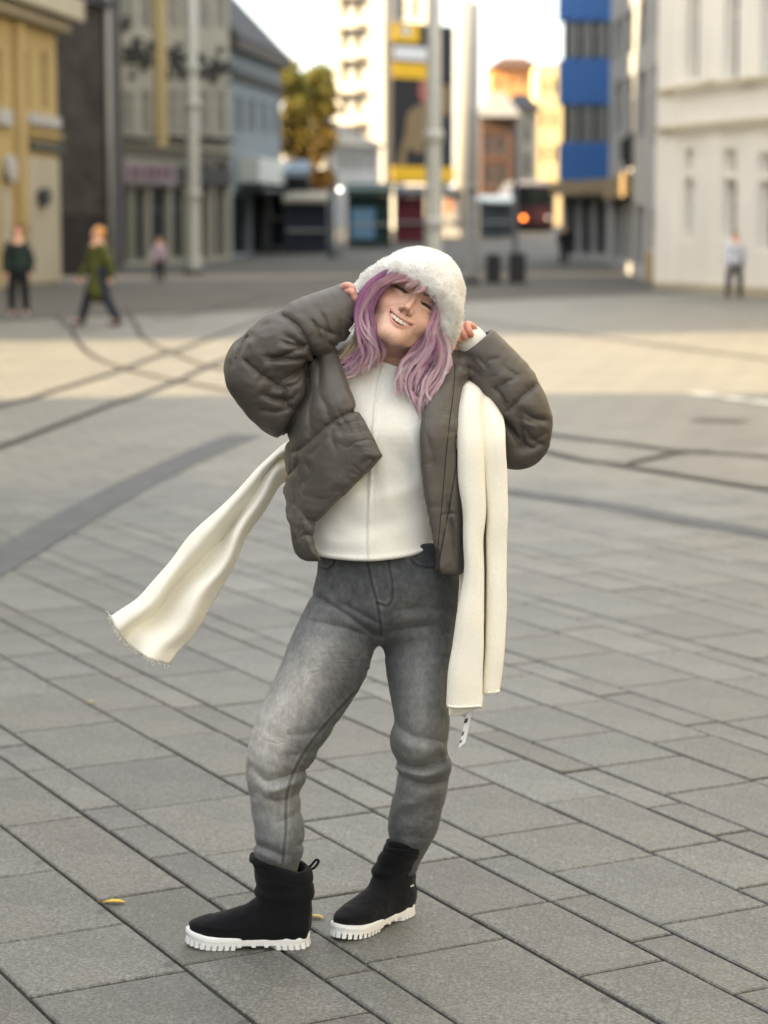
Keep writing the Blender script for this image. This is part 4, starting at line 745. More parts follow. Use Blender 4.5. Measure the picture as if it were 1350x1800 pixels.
JMAP = Map2(JB).folds([(a, b*1.3, c) for a, b, c in JF]).folds([(a, b*.8, c*.45) for a, b, c in JF if b < 0], 'e').folds([(g, .0022, 3.2) for g in SEAMS]).folds([(g, -.0026, 1.2) for g in SEAMS]); puckers(JMAP, SEAMS[:3], .16, 7, .0022)
V, F = sdf_mesh(jeans_f, *bx(405, 1575, 830, 945, -.26, .22), .0034)
u, v = UV(V)
fade = lambda cu, cv, su, sv, a=0: np.exp(-((((u - cu)*math.cos(a) + (v - cv)*math.sin(a))/su)**2 + ((-(u - cu)*math.sin(a) + (v - cv)*math.cos(a))/sv)**2))
f_ = .85*fade(525, 1200, 55, 130, .45) + .65*fade(455, 1300, 50, 90) + .55*fade(480, 1420, 60, 90) + .55*fade(740, 1200, 40, 110) + .5*fade(725, 1360, 50, 120) + .12*fade(700, 1060, 60, 40)
wear = noise3(V, 60., 2)*.5 + noise3(V, 160., 4)*.5
f_ = np.clip(f_ + .12*wear, 0, 1.15)[:, None]
dark, mid, lite = np.array(srgb(72, 75, 79)), np.array(srgb(124, 126, 127)), np.array(srgb(178, 176, 172))
C = np.where(f_ < .5, dark + (mid - dark)*f_*2, mid + (lite - mid)*(f_*2 - 1))
C = C*(1 + .16*noise3(V, np.array([260., 260., 90.]), 6) + .12*noise3(V, np.array([70., 70., 30.]), 9))[:, None]
for g in SEAMS:
    s_ = np.exp(-(pl2(u, v, g)/2.2)**2)*.55 - .22*np.exp(-((pl2(u, v, g) - 5)/2)**2); C = C*(1 - s_*(V[:, 1] < Y0 + .05))[:, None]
pk = ((v < 996) & (u > 722) & (pl2(u, v, POCK) > 1.0) & (u < 800))*.3; C = C*(1 - pk[:, None]*np.clip((996 - v)/6, 0, 1)[:, None])
M_jeans = mat('denim', (.2, .2, .2), .9, vcol=True, var=.16, scale=420., bump=.35, bscale=900., bdist=.002, sheen=.15, spec=.15)
crease(M_jeans, [(12., .005)], (1, 1, 1.9))
jeans = pput('jeans', mesh_np('jeans', V, F, col=C), M_jeans); jeans['label'] = 'faded grey straight jeans'
M_stitch = mat('stitch_thread', srgb(52, 55, 60), .8)
def seam_tube(name, f, line, r, m, parent, n=6, flat=.6, lift=0.0):
    P = trace(f, line); b = MB(); b.tube(P + np.array([0, -lift, 0]), r, n, flat); o = put(name, b.mesh(name, True), parent, m); return o
# ---------------------------------------------------------------- sweater
SWK = [(612, 692, 46, .062, -.005), (640, 689, 66, .080, -.005), (662, 686, 118, .092, .0), (700, 682, 142, .108, .0), (765, 674, 138, .135, -.005), (850, 665, 118, .122, -.005), (930, 660, 114, .124, -.005), (975, 660, 111, .131, -.005), (1000, 660, 110, .132, -.005)]
HEM = spl([(540, 945), (556, 972), (575, 981), (640, 987), (700, 982), (745, 971), (790, 950)], 5)
SWF = [([(600, 870), (640, 880), (700, 868), (745, 850)], .003, 16), ([(590, 910), (650, 925), (720, 905)], -.003, 16), ([(690, 790), (725, 830), (745, 870)], -.003, 14),
       ([(625, 760), (640, 820), (640, 880)], -.002, 12), ([(665, 800), (680, 860), (700, 930)], .0025, 14), ([(560, 945), (600, 955), (650, 950)], .0025, 12), ([(720, 760), (735, 800), (742, 850)], .003, 10)]
NECK = spl([(655, 622), (664, 633), (680, 638), (700, 645), (722, 650)], 4)
CSEAM = spl([(676, 640), (667, 668), (660, 720), (655, 790), (651, 860), (649, 930), (650, 985)], 5)
SWMAP = Map2((380, 500, 990, 1010)).folds([(a, b_*1.5, c) for a, b_, c in SWF]).folds([(CSEAM, .0036, 3.0), (NECK + [0, 2], .004, 4.5), (HEM - [0, 4], .004, 5), (CSEAM + [5, 0], -.0015, 2), (CSEAM - [5, 0], -.0015, 2)])
def sweater_f(P):
    u, v = UV(P); d = loft(P, u, v, SWK)
    hv = np.interp(u, HEM[:, 0], HEM[:, 1]); nv = np.interp(u, NECK[:, 0], NECK[:, 1])
    d = d - SWMAP(u, v)*(P[:, 1] < Y0) - .0016*noise3(P, 16., 11)
    d = smax(d, (v - hv)/PXM, .006); d = smax(d, (nv - v)/PXM, .005)
    arm = np.minimum(ch(P, [(740, 690, .03, 52), (815, 730, .06, 36), (905, 765, .03, 30), (880, 690, .01, 30), (836, 612, -.01, 29), (822, 594, -.015, 27)], 4),
                     ch(P, [(620, 700, .0, 52), (540, 690, -.03, 40), (455, 645, -.06, 32), (530, 588, -.09, 30), (612, 540, -.075, 29), (624, 532, -.073, 27)], 4))
    arm = np.maximum(arm, -rchain(P, [wp(800, 560, -.03), wp(824, 597, -.014)], [19/PXM]*2)); arm = np.maximum(arm, -rchain(P, [wp(640, 520, -.07), wp(620, 534, -.073)], [19/PXM]*2))
    return np.minimum(d, arm)
V, F = sdf_mesh(sweater_f, *bx(395, 1000, 975, 510, -.22, .22), .0042)
M_knit = mat('cream_wool_knit', srgb(238, 237, 230), .95, var=.05, scale=260., bump=.5, bscale=700., bdist=.0015, sheen=.4, spec=.1)
sweater = pput('sweater', mesh_np('sweater', V, F), M_knit); sweater['label'] = 'cream wool sweater with a raised centre seam'
# ---------------------------------------------------------------- jacket
SLL_U = [(590, 700, .03, 66), (556, 716, .02, 70), (510, 690, -.02, 80), (468, 655, -.055, 70), (448, 648, -.07, 50)]
SLL_F = [(452, 642, -.075, 52), (492, 612, -.09, 57), (535, 583, -.095, 55), (578, 560, -.09, 48), (618, 537, -.075, 41), (640, 524, -.07, 40)]
SLR_U = [(775, 690, .06, 62), (820, 720, .075, 60), (868, 758, .065, 58), (906, 772, .04, 53)]
SLR_F = [(916, 768, .03, 49), (918, 735, .01, 51), (896, 685, -.005, 51), (866, 645, -.01, 46), (836, 608, -.012, 41), (822, 588, -.014, 40)]
PANA = [(534, 650), (546, 608), (574, 598), (588, 608), (596, 640), (612, 684), (633, 726), (652, 768), (669, 801), (662, 811), (636, 838), (600, 870), (572, 898), (553, 917), (549, 940), (551, 962), (561, 984), (545, 975), (524, 950), (508, 910), (499, 860), (497, 800), (508, 740), (530, 690)]
PANB = [(786, 622), (806, 618), (822, 640), (817, 690), (812, 760), (808, 800), (816, 850), (820, 920), (819, 1002), (806, 1010), (776, 1008), (768, 1000), (767, 965), (757, 920), (748, 870), (742, 820), (741, 760), (744, 725), (762, 690), (775, 655)]
QS = [  # quilting seams on sleeves and panels
    spl([(632, 718), (590, 738), (560, 762), (530, 788), (515, 795)], 4), spl([(508, 834), (516, 826), (524, 815)], 3),
    spl([(497, 555), (522, 572), (540, 600), (548, 622)], 4), spl([(432, 635), (455, 655), (480, 672), (502, 686)], 4), spl([(502, 686), (500, 705), (516, 722)], 3),
    spl([(617, 580), (628, 565), (633, 548)], 3), spl([(872, 683), (888, 702), (894, 722)], 3), spl([(893, 722), (915, 700), (935, 683)], 3),
    spl([(914, 735), (918, 762), (922, 783)], 3), spl([(524, 812), (527, 830), (532, 850)], 4)]
JF2 = [  # fabric folds: valley and ridge lines
    ([(533, 610), (505, 622), (470, 636)], -.009, 6), ([(535, 626), (500, 640), (472, 640)], .007, 8), ([(538, 618), (520, 600), (500, 590)], -.006, 7),
    ([(530, 650), (500, 668), (470, 690)], -.005, 7), ([(528, 668), (505, 690), (480, 712)], .005, 8), ([(525, 690), (505, 705), (470, 700)], -.006, 6), ([(520, 712), (490, 724), (455, 720)], -.004, 7),
    ([(538, 640), (540, 690), (520, 730), (500, 770)], -.016, 9), ([(548, 622), (560, 640), (560, 680)], -.008, 8), ([(410, 640), (428, 600), (440, 590)], -.006, 6), ([(425, 640), (440, 618), (437, 592)], .004, 6),
    ([(560, 545), (572, 565), (578, 590)], -.005, 7), ([(596, 560), (600, 580), (595, 600)], -.004, 6), ([(575, 600), (590, 608), (600, 600)], -.005, 6),
    ([(546, 760), (544, 720), (552, 690)], -.006, 9), ([(575, 720), (610, 700), (620, 705)], .004, 10), ([(520, 770), (530, 800), (545, 830)], -.005, 7), ([(512, 880), (530, 900), (545, 920)], -.006, 8),
    ([(640, 815), (650, 806), (658, 812)], -.003, 5), ([(590, 800), (620, 780), (650, 775)], .003, 18), ([(560, 830), (590, 850)], .003, 16),
    ([(958, 762), (940, 772), (922, 755)], -.006, 6), ([(948, 780), (935, 788), (922, 778)], -.005, 6), ([(960, 740), (938, 735), (918, 722)], -.007, 7), ([(950, 750), (930, 745), (915, 740)], .006, 6),
    ([(850, 640), (862, 632), (880, 630)], -.003, 5), ([(872, 683), (890, 672), (905, 665)], -.005, 5), ([(860, 662), (872, 660), (880, 652)], -.003, 5), ([(885, 735), (905, 765), (920, 790)], -.007, 8),
    ([(800, 760), (806, 800), (812, 860)], -.008, 7), ([(785, 880), (795, 930), (806, 960)], -.006, 8), ([(776, 760), (790, 720), (800, 690)], .003, 9), ([(820, 815), (850, 830), (880, 820)], .003, 10),
    ([(470, 690), (440, 690), (415, 680)], .005, 14), ([(430, 715), (460, 740), (490, 765)], .004, 12)]
PLAC = spl([(800, 640), (797, 690), (788, 760), (780, 850), (770, 960)], 5); PLAC2 = spl([(817, 645), (808, 760), (800, 830), (788, 900), (772, 985)], 5)
def jdepth(u, v, right):
    if right: return sint(u, [735, 760, 800, 830], [-.152, -.150, -.125, -.07]) + sint(v, [620, 680, 760, 900], [.10, .035, -.005, 0])
    return sint(u, [490, 505, 530, 570, 620, 670], [.03, -.05, -.11, -.145, -.16, -.17]) + sint(v, [610, 660, 720, 800, 985], [.075, .03, .0, 0, .012])
JKB = (380, 480, 1000, 1030)
QMAP = Map2(JKB).full(lambda u, v: np.minimum.reduce([pl2(u, v, s) for s in QS])); PAM = Map2(JKB).full(lambda u, v: poly2(u, v, PANA)); PBM = Map2(JKB).full(lambda u, v: poly2(u, v, PANB))
JF3 = [([(539, 607), (515, 607), (497, 601)], -.007, 5), ([(539, 616), (515, 617), (494, 612)], .006, 6), ([(539, 631), (509, 632), (470, 628)], -.009, 6), ([(500, 680), (521, 676), (532, 662)], -.005, 4), ([(503, 697), (491, 701), (461, 694)], -.006, 6), ([(512, 660), (528, 652), (538, 640)], -.006, 5), ([(524, 790), (521, 835), (530, 870)], -.006, 6), ([(494, 760), (500, 805), (497, 847)], -.005, 6), ([(508, 770), (511, 805), (512, 830)], -.005, 5), ([(560, 690), (575, 720), (578, 745)], -.004, 9), ([(590, 640), (598, 670), (612, 700)], .003, 8), ([(545, 800), (560, 785), (572, 770)], -.003, 6), ([(600, 760), (606, 745), (604, 738)], -.003, 5), ([(585, 750), (583, 770), (590, 790)], -.003, 6), ([(620, 728), (628, 742), (630, 760)], -.003, 6), ([(510, 850), (520, 870), (525, 900)], -.004, 7), ([(500, 900), (515, 915), (540, 930)], .004, 7), ([(522, 948), (538, 940), (550, 945)], -.004, 5), ([(920, 768), (940, 776), (952, 782)], -.004, 5), ([(920, 738), (938, 743), (948, 752)], -.004, 5), ([(860, 717), (890, 744), (920, 780)], -.006, 6), ([(842, 630), (850, 640), (857, 650)], -.003, 4), ([(815, 640), (828, 650), (845, 655)], -.003, 5), ([(880, 640), (900, 655), (915, 660)], -.003, 7), ([(905, 690), (925, 715), (945, 720)], .004, 9), ([(748, 760), (760, 800), (768, 850)], -.003, 8), ([(786, 910), (796, 930), (800, 970)], -.005, 6), ([(778, 905), (790, 902), (803, 904)], -.004, 3), ([(455, 600), (475, 590), (495, 575)], .003, 9), ([(560, 530), (575, 520), (590, 515)], .003, 9), ([(560, 575), (580, 585), (598, 590)], -.004, 5), ([(545, 560), (556, 575), (565, 600)], -.005, 5)]
JKM = Map2(JKB).folds([(a, b*.6, c) for a, b, c in JF2 + JF3]).folds([(a, b*1.0, c*.42) for a, b, c in JF2 + JF3 if b < 0], 'e')
JKM.folds([(PLAC, -.003, 1.8), (PLAC2, -.0025, 1.8)], 'e'); JKM.A += np.where(QMAP.A < 60, -.0085*np.exp(-QMAP.A/3.2) - .004*np.exp(-QMAP.A/14) + .003*np.clip(QMAP.A/26, 0, 1), .003); puckers(JKM, QS, .12, 11, .0034)
def jacket_f(P, cut=True):
    u, v = UV(P); y = P[:, 1] - np.float32(Y0)
    wr = noise3(P, (11, 11, 14), 22)*.0016 + .0010*noise3(P, (26, 26, 80), 27)
    def pan(poly, right, t0):
        d2 = poly(u, v)/PXM; e = np.clip(-d2/.03, 0, 1); t = t0*(.35 + .65*np.sqrt(e))
        return smax(d2, np.abs(y - jdepth(u, v, right)) - t, .012)
    A = pan(PAM, False, .026); Bp = pan(PBM, True, .016)
    sl = smin(ch(P, SLL_U), ch(P, SLL_F), .012)
    if cut:
        a = wp(625, 536, -.073); t = wp(618, 537, -.075) - wp(578, 560, -.09); t /= np.linalg.norm(t); sl = smax(sl, (P - a) @ t, .006)
        sl = np.maximum(sl, -rchain(P, [wp(596, 549, -.083), wp(640, 524, -.07)], [33/PXM]*2))
    sl = smin(sl, ch(P, [(556, 640, -.045, 24), (545, 622, -.05, 26), (560, 660, -.02, 30)]), .015)
    sr = smin(ch(P, SLR_U), ch(P, SLR_F), .02)
    if cut:
        a = wp(834, 606, -.012); t = wp(836, 608, -.012) - wp(866, 645, -.01); t /= np.linalg.norm(t); sr = smax(sr, (P - a) @ t, .006)
        sr = np.maximum(sr, -rchain(P, [wp(850, 625, -.012), wp(815, 580, -.014)], [34/PXM]*2))
    back = loft(P, u, v, [(630, 690, 90, .08, .03), (665, 688, 135, .1, .03), (710, 675, 158, .13, .02), (850, 664, 156, .155, .01), (960, 668, 150, .15, .01), (990, 676, 138, .14, .01)])
    back = smax(back, -(y - .0), .02); back = smax(back, (v - 985)/PXM, .01); back = smax(back, (632 - v)/PXM, .02); back = np.maximum(back, -(back + .02))
    col = ch(P, [(578, 650, -.06, 15), (586, 622, -.01, 20), (620, 612, .07, 24), (690, 606, .11, 24), (765, 606, .08, 24), (800, 622, .02, 21), (806, 655, -.06, 15)], 4)
    d = smin(np.minimum(A, Bp), back, .02); d = smin(d, sl, .012); d = np.minimum(d, sr); d = smin(d, col, .02)
    fr = np.clip((.08 - y)/.06, 0, 1)
    return d - JKM(u, v)*fr - wr
V, F = sdf_mesh(jacket_f, *bx(380, 1025, 990, 480, -.24, .24), .0037)
M_nylon = mat('taupe_nylon', srgb(92, 88, 84), .48, var=.04, scale=30., bump=.10, bscale=120., bdist=.002, spec=.35)
M_rib = mat('dark_lining', srgb(52, 48, 48), .8)
crease(M_nylon, [(7., .016), (19., .004)], (1, 1, 1.4))
jacket = pput('jacket', mesh_np('jacket', V, F), M_nylon); jacket['label'] = 'short quilted taupe puffer jacket worn open'
# ---------------------------------------------------------------- head, neck, hands, hidden limbs
ROLL, PITCH, YAW = R(33), R(20), R(3); HS = 1.05
fw = Vector((0, -1, 0)); rt = Vector((1, 0, 0)); up = Vector((0, 0, 1))
q_ = Matrix.Rotation(YAW, 3, 'Z').transposed(); fw, rt = q_ @ fw, q_ @ rt
q_ = Matrix.Rotation(-PITCH, 3, rt); fw, up = q_ @ fw, q_ @ up
q_ = Matrix.Rotation(ROLL, 3, 'Y'); fw, rt, up = q_ @ fw, q_ @ rt, q_ @ up
HM = np.array([rt, fw, up]).T; HC = W(728.5, 523, 4.615) - HM @ np.array([0, .078*HS, 0])
def hl(P): return (P - HC) @ HM*(1000/HS)
def hw(L): return HC + (np.asarray(L, float)*(HS/1000)) @ HM.T
def zu(x): return -55.0 + 8.0*(np.abs(x)/29)**1.8
def zl(x): return -67.0 + 19.5*(np.abs(x)/29)**2
LU = np.array([(x, 80 - .021*x*x, zu(x) + 1.9) for x in np.linspace(-29, 29, 15)]); LL = np.array([(x, 79 - .021*x*x, zl(x) - 2.8) for x in np.linspace(-28, 28, 15)])
EYL = [np.array([(sx*32 + x, 0, 0.6 - .006*x*x - .03*sx*x) for x in np.linspace(-14.5, 14.5, 9)]) for sx in (-1, 1)]
def slit(ax, z):
    t = ax - 32; return np.abs(z - (.6 - .006*t*t - .03*t)) - 2.3*np.sqrt(np.clip(1 - (t/14.5)**2, 0, 1)) + 3*np.clip(np.abs(t) - 14.5, 0, 9)
def head_f(L):
    x, f, z = L[:, 0], L[:, 1], L[:, 2]; ax = np.abs(x); S = np.stack([ax, f, z], 1)
    d = ell(L, (0, -4, 28), (72, 88, 80)); d = smin(d, ell(L, (0, 20, -24), (59, 58, 66)), 18)
    d = smin(d, rchain(S, [(45, 8, -50), (33, 34, -72), (11, 58, -88)], [16, 15, 15]), 15)
    d = smin(d, ell(L, (0, 62, -87), (20, 16, 14)), 17)
    d = smin(d, ell(S, (37, 46, -30), (25, 25, 21)), 14)
    d = smin(d, ell(S, (52, 28, -12), (15, 26, 14)), 14)
    d = smin(d, ell(S, (26, 66, 20), (24, 14, 10)), 12)
    d = smin(d, ell(L, (0, 57, -60), (36, 20, 27)), 16)
    d = smax(d, -ell(S, (30, 87, 3), (15, 14, 10)), 11)
    d = smin(d, ell(S, (32, 63, 0), (16, 12.5, 11)), 5)
    d = smin(d, rchain(L, [(0, 74, 16), (0, 82, -6), (0, 93, -24), (0, 97, -31)], [6, 5.6, 6.6, 7.6]), 7)
    d = smin(d, ell(S, (10.8, 84, -34), (6.2, 10, 6.6)), 4)
    d = smax(d, -ell(S, (6.5, 89, -41.5), (3.6, 7, 3.2)), 2)
    d = d + 1.9*np.exp(-(pl2(ax, z, [(16, -30), (26, -40), (36, -50), (39, -60)])/4.0)**2)*(f > 35)
    d = d + .7*np.exp(-(pl2(ax, z, [(20, -10), (30, -14), (42, -11)])/3.5)**2)*(f > 35)
    d = smin(d, rchain(L, LU, 1.5 + 1.0*np.cos(np.linspace(-1.5, 1.5, 15))), 3.0); d = smin(d, rchain(L, LL, 2.0 + 2.2*np.cos(np.linspace(-1.5, 1.5, 15))), 3.5)
    m = np.maximum(np.maximum(z - zu(x), zl(x) - z), ax - 29.5); m = np.maximum(m, 40 - f); d = smax(d, -m, 1.5)
    d = d + 2.8*np.clip(.6 - slit(ax, z)*.7, 0, 1)*(f > 40); d = d - 1.1*np.exp(-(((ax - 31)/11)**2 + ((z + 6.5)/2.6)**2))*(f > 40)
    cr = pl2(ax, z, EYL[1][:, [0, 2]] + np.array([0, 6.0])); d = d + 1.0*np.exp(-(cr/1.6)**2)*(f > 40)
    return d*(HS/1000)
NK = [wp(694, 668, .02), wp(698, 630, .012), wp(706, 598, -.005), hw((0, -18, -45))]
def headneck(P): return smin(head_f(hl(P)), rchain(P, NK, [.066, .053, .052, .055]), .022)
lo = HC - .16; hi = HC + .15
lo[2] = wp(690, 690, 0)[2]
V1, F1 = sdf_mesh(headneck, lo, hi, .0017, lip=1.5)
L = hl(V1); x, f, z = L.T; ax = np.abs(x)
C1 = np.tile(np.array(srgb(226, 184, 163)), (len(V1), 1))
def tint(C, c, w): return C + (np.array(c) - C)*np.clip(w, 0, 1)[:, None]
face = (f > 20)
C1 = tint(C1, srgb(224, 152, 132), .34*np.exp(-(((ax - 40)/22)**2 + ((z + 28)/18)**2))*face)
C1 = tint(C1, srgb(220, 150, 132), .3*np.exp(-((x/12)**2 + ((z + 32)/11)**2))*(f > 75))
C1 = tint(C1, srgb(186, 116, 92), .35*np.clip((-z - 95)/30, 0, 1))  # shade under the chin painted into the skin colour
lip = np.minimum(pl2(x, z, LU[:, [0, 2]]) - .2, pl2(x, z, LL[:, [0, 2]]) - 1.2)
C1 = tint(C1, srgb(184, 108, 98), np.clip(1.0 - lip/2.2, 0, .62)*(f > 55))
inm = np.maximum(np.maximum(z - zu(x), zl(x) - z), ax - 29.5)
C1 = tint(C1, srgb(70, 22, 20), ((inm < -1.0) & (f > 30))*1.0)
C1 = tint(C1, srgb(24, 16, 16), np.clip(.75 - slit(ax, z)*.8, 0, 1)*(f > 40))
lid = np.exp(-(((ax - 33)/17)**2 + ((z - 5)/6.5)**2)); C1 = tint(C1, srgb(150, 96, 84), .55*lid*(f > 40))
brow = pl2(ax, z, [(14, 17), (24, 21), (36, 22.5), (46, 17)]); C1 = tint(C1, srgb(96, 62, 56), np.clip(np.exp(-(brow/3.2)**2)*1.1, 0, .85)*(f > 40))
C1 = tint(C1, srgb(110, 50, 42), np.exp(-(((ax - 6.5)/3.2)**2 + ((z + 41)/2.6)**2))*(f > 78)*.9)
# hands: (root in pixels and depth) chains, radii in mm
def hand_f(P, wrist, palm, fingers):
    d = rchain(P, [wp(*q[:3]) for q in wrist], [q[3]/1000 for q in wrist])
    d = smin(d, rchain(P, [wp(*q[:3]) for q in palm], [q[3]/1000 for q in palm]), .014)
    g = None
    for c in fingers:
        k = spl(c, 3); e = rchain(P, [wp(*q[:3]) for q in k], k[:, 3]/1000)
        g = e if g is None else smin(g, e, .0012)
    return smin(d, g, .005)
HR = dict(wrist=[(866, 645, -.01, 25), (838, 608, -.012, 23)], palm=[(832, 598, -.006, 16), (824, 594, .004, 14), (812, 600, .006, 12), (800, 608, .0, 10)],
          fingers=[[(838, 588, -.016, 8.6), (830, 574, -.034, 8.4), (821, 571, -.052, 8.0), (824, 581, -.062, 7.5), (828, 589, -.058, 6.6)],
                   [(828, 590, -.012, 8.8), (815, 573, -.036, 8.6), (808, 573, -.058, 8.2), (812, 584, -.068, 7.7), (817, 593, -.064, 6.8)],
                   [(818, 594, -.006, 8.8), (806, 579, -.036, 8.4), (800, 582, -.058, 8.0), (803, 591, -.068, 7.6), (807, 598, -.064, 6.8)],
                   [(808, 600, .0, 8.0), (794, 590, -.03, 7.8), (788, 594, -.048, 7.4), (790, 602, -.054, 6.8)],
                   [(826, 606, -.002, 10), (808, 611, -.022, 9), (794, 612, -.032, 8.2), (780, 611, -.034, 7.4)]])
HL = dict(wrist=[(578, 560, -.09, 25), (610, 541, -.078, 23)], palm=[(612, 532, -.07, 16), (612, 522, -.066, 14), (610, 514, -.066, 11)],
          fingers=[[(600, 520, -.08, 8.8), (602, 507, -.098, 8.5), (612, 502, -.115, 8.0), (620, 508, -.118, 7.4), (622, 517, -.112, 6.6)],
                   [(606, 526, -.082, 8.6), (609, 514, -.106, 8.2), (617, 512, -.122, 7.8), (622, 520, -.122, 7.2), (622, 528, -.116, 6.4)],
                   [(613, 532, -.082, 8.4), (616, 523, -.108, 8.0), (623, 522, -.122, 7.5), (627, 530, -.12, 6.8), (626, 537, -.114, 6.2)],
                   [(618, 538, -.08, 8.0), (622, 533, -.104, 7.4), (628, 535, -.114, 6.9), (630, 543, -.108, 6.2)],
                   [(614, 524, -.06, 9.5), (626, 512, -.056, 8.8), (636, 508, -.06, 7.8)]])
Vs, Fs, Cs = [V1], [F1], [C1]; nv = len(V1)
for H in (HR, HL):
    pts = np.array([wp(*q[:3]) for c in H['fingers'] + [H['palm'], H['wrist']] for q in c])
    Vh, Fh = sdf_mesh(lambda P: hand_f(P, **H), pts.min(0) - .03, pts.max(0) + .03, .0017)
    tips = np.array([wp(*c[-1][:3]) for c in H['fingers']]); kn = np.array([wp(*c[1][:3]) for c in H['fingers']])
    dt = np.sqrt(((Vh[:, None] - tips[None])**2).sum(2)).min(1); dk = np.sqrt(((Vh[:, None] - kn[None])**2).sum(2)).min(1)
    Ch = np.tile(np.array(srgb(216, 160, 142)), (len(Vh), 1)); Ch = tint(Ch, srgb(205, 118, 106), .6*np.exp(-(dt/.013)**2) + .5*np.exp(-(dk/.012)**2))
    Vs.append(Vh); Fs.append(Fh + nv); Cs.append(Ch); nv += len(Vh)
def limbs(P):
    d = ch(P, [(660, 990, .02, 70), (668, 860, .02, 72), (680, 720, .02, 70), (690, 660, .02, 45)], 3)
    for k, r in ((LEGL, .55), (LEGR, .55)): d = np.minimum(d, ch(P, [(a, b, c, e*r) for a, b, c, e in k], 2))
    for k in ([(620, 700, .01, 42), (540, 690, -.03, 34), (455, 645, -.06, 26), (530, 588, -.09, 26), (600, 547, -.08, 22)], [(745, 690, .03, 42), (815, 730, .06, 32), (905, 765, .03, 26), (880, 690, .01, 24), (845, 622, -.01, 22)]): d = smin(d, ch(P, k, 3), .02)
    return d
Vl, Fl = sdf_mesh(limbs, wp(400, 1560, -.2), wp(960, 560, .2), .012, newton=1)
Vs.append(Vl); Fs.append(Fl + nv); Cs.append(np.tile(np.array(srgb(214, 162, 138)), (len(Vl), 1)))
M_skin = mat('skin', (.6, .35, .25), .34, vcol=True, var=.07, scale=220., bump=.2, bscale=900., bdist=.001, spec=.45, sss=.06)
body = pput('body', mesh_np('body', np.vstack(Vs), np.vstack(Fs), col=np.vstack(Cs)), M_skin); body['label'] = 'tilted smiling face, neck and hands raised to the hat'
# teeth and lashes
b = MB()
for i in range(-4, 5):
    for s in ((0,) if False else (1,)):
        w = [8.2, 6.8, 7.2, 6.4, 6.0][abs(i)] if i else 0
xs = 0.0; wid = [8.4, 6.8, 7.4, 6.6, 6.2]
for sgn in (-1, 1):
    xs = 0.0
    for w in wid:
        c = xs + w/2; xs += w
        th_ = c/24.0; cx, cf = 24*math.sin(th_), 49 + 25.5*math.cos(th_); n_ = np.array([math.sin(th_), math.cos(th_), 0]); t_ = np.array([math.cos(th_), -math.sin(th_), 0])
        hgt = [12.5, 11.5, 12, 11, 10][wid.index(w)]; top = -50.0; rings = []
        for zz, sc, fo in ((top, .86, -.4), (top - 3, .98, .2), (top - hgt*.55, 1.0, .5), (top - hgt + 1.2, .97, .2), (top - hgt, .84, -.5)):
            ring = []
            for a_ in np.linspace(0, 2*math.pi, 10, endpoint=False):
                ca, sa = math.cos(a_), math.sin(a_); e_ = lambda q: math.copysign(abs(q)**.55, q)
                ring.append(hw(np.array([sgn*cx, cf, 0]) + e_(ca)*w*.53*sc*t_*np.array([sgn, 1, 1]) + (e_(sa)*3.0 + fo)*n_*np.array([sgn, 1, 1]) + np.array([0, 0, zz + abs(c)*abs(c)*.008])))
            rings.append(ring)
        vs = [p for r_ in rings for p in r_]; fs = [(j*10 + k, j*10 + (k+1) % 10, (j+1)*10 + (k+1) % 10, (j+1)*10 + k) for j in range(4) for k in range(10)] + [tuple(range(10))[::-1], tuple(range(40, 50))]
        b.add(vs, fs)
M_teeth = mat('tooth_enamel', srgb(236, 228, 214), .25, spec=.5)
o = put('teeth', b.mesh('teeth', True), body, M_teeth); o['kind'] = 'stuff'
hf = lambda P: head_f(hl(P))
b = MB()
for k, e in enumerate(EYL):
    pts = []
    for q in spl(e, 3):
        t = np.array([[q[0], 96., q[2]]])
        for _ in range(40): t[:, 1] -= head_f(t)*(1000/HS)*.7
        pts.append(t[0])
    pts = np.array(pts); b.tube([hw(p + np.array([0, 2.4, 2.0])) for p in pts], [0.0003 + .0006*math.sin(math.pi*(i + 1)/(len(pts) + 1)) for i in range(len(pts))], 6)
    for j in range(46):
        i = random.random()*(len(pts) - 1); p = pts[int(i)] + (pts[min(int(i) + 1, len(pts) - 1)] - pts[int(i)])*(i % 1)
        out = (p[0] - 32*(1 if k else -1))/14; ln = 3.0 + 1.6*abs(out) + random.random()
        b.tube([hw(p + np.array([0, 2.4, 2.0])), hw(p + np.array([out*2, 2 + ln*.7, 1.6 - ln*.2])), hw(p + np.array([out*4.5, 2 + ln, 1.8 + .15*ln]))], [.00042, .00034, .0001], 3)
lash = put('eyelashes', b.mesh('eyelashes', True), body, mat('lash', srgb(22, 16, 16), .6)); lash['kind'] = 'stuff'
# ---------------------------------------------------------------- fur hat
BRIM = [(-92, -24, -42), (-94, -2, -26), (-88, 34, 0), (-69, 66, 25), (-38, 90, 40), (0, 98, 44), (38, 90, 40), (70, 66, 23), (90, 36, -4), (97, 4, -28), (97, -14, -42)]
BRB = [(97, -14, -42), (86, -60, -42), (48, -98, -34), (0, -110, -30), (-48, -98, -34), (-86, -60, -42), (-92, -24, -42)]
def hat_f(P):
    L = hl(P); d = ell(L, (0, -10, 34), (97, 110, 102)); d = smax(d, -((L[:, 2] - 34) - (L[:, 1] - 80)*.52), 10)
    k = spl(BRIM, 3); d = smin(d, rchain(L, k, np.interp(np.arange(len(k)), np.linspace(0, len(k) - 1, 5), [19, 25, 28, 25, 19])), 4)
    k = spl(BRB, 3); d = smin(d, rchain(L, k, np.full(len(k), 17.)), 14)
    d = np.maximum(d, -ell(L, (0, 4, 6), (80, 101, 92)))
    d = d - 3.0*noise3(L, .035, 3) - 1.6*noise3(L, .09, 4)
    return d*(HS/1000)
V, F = sdf_mesh(hat_f, HC - .19, HC + .20, .0030, lip=1.5)
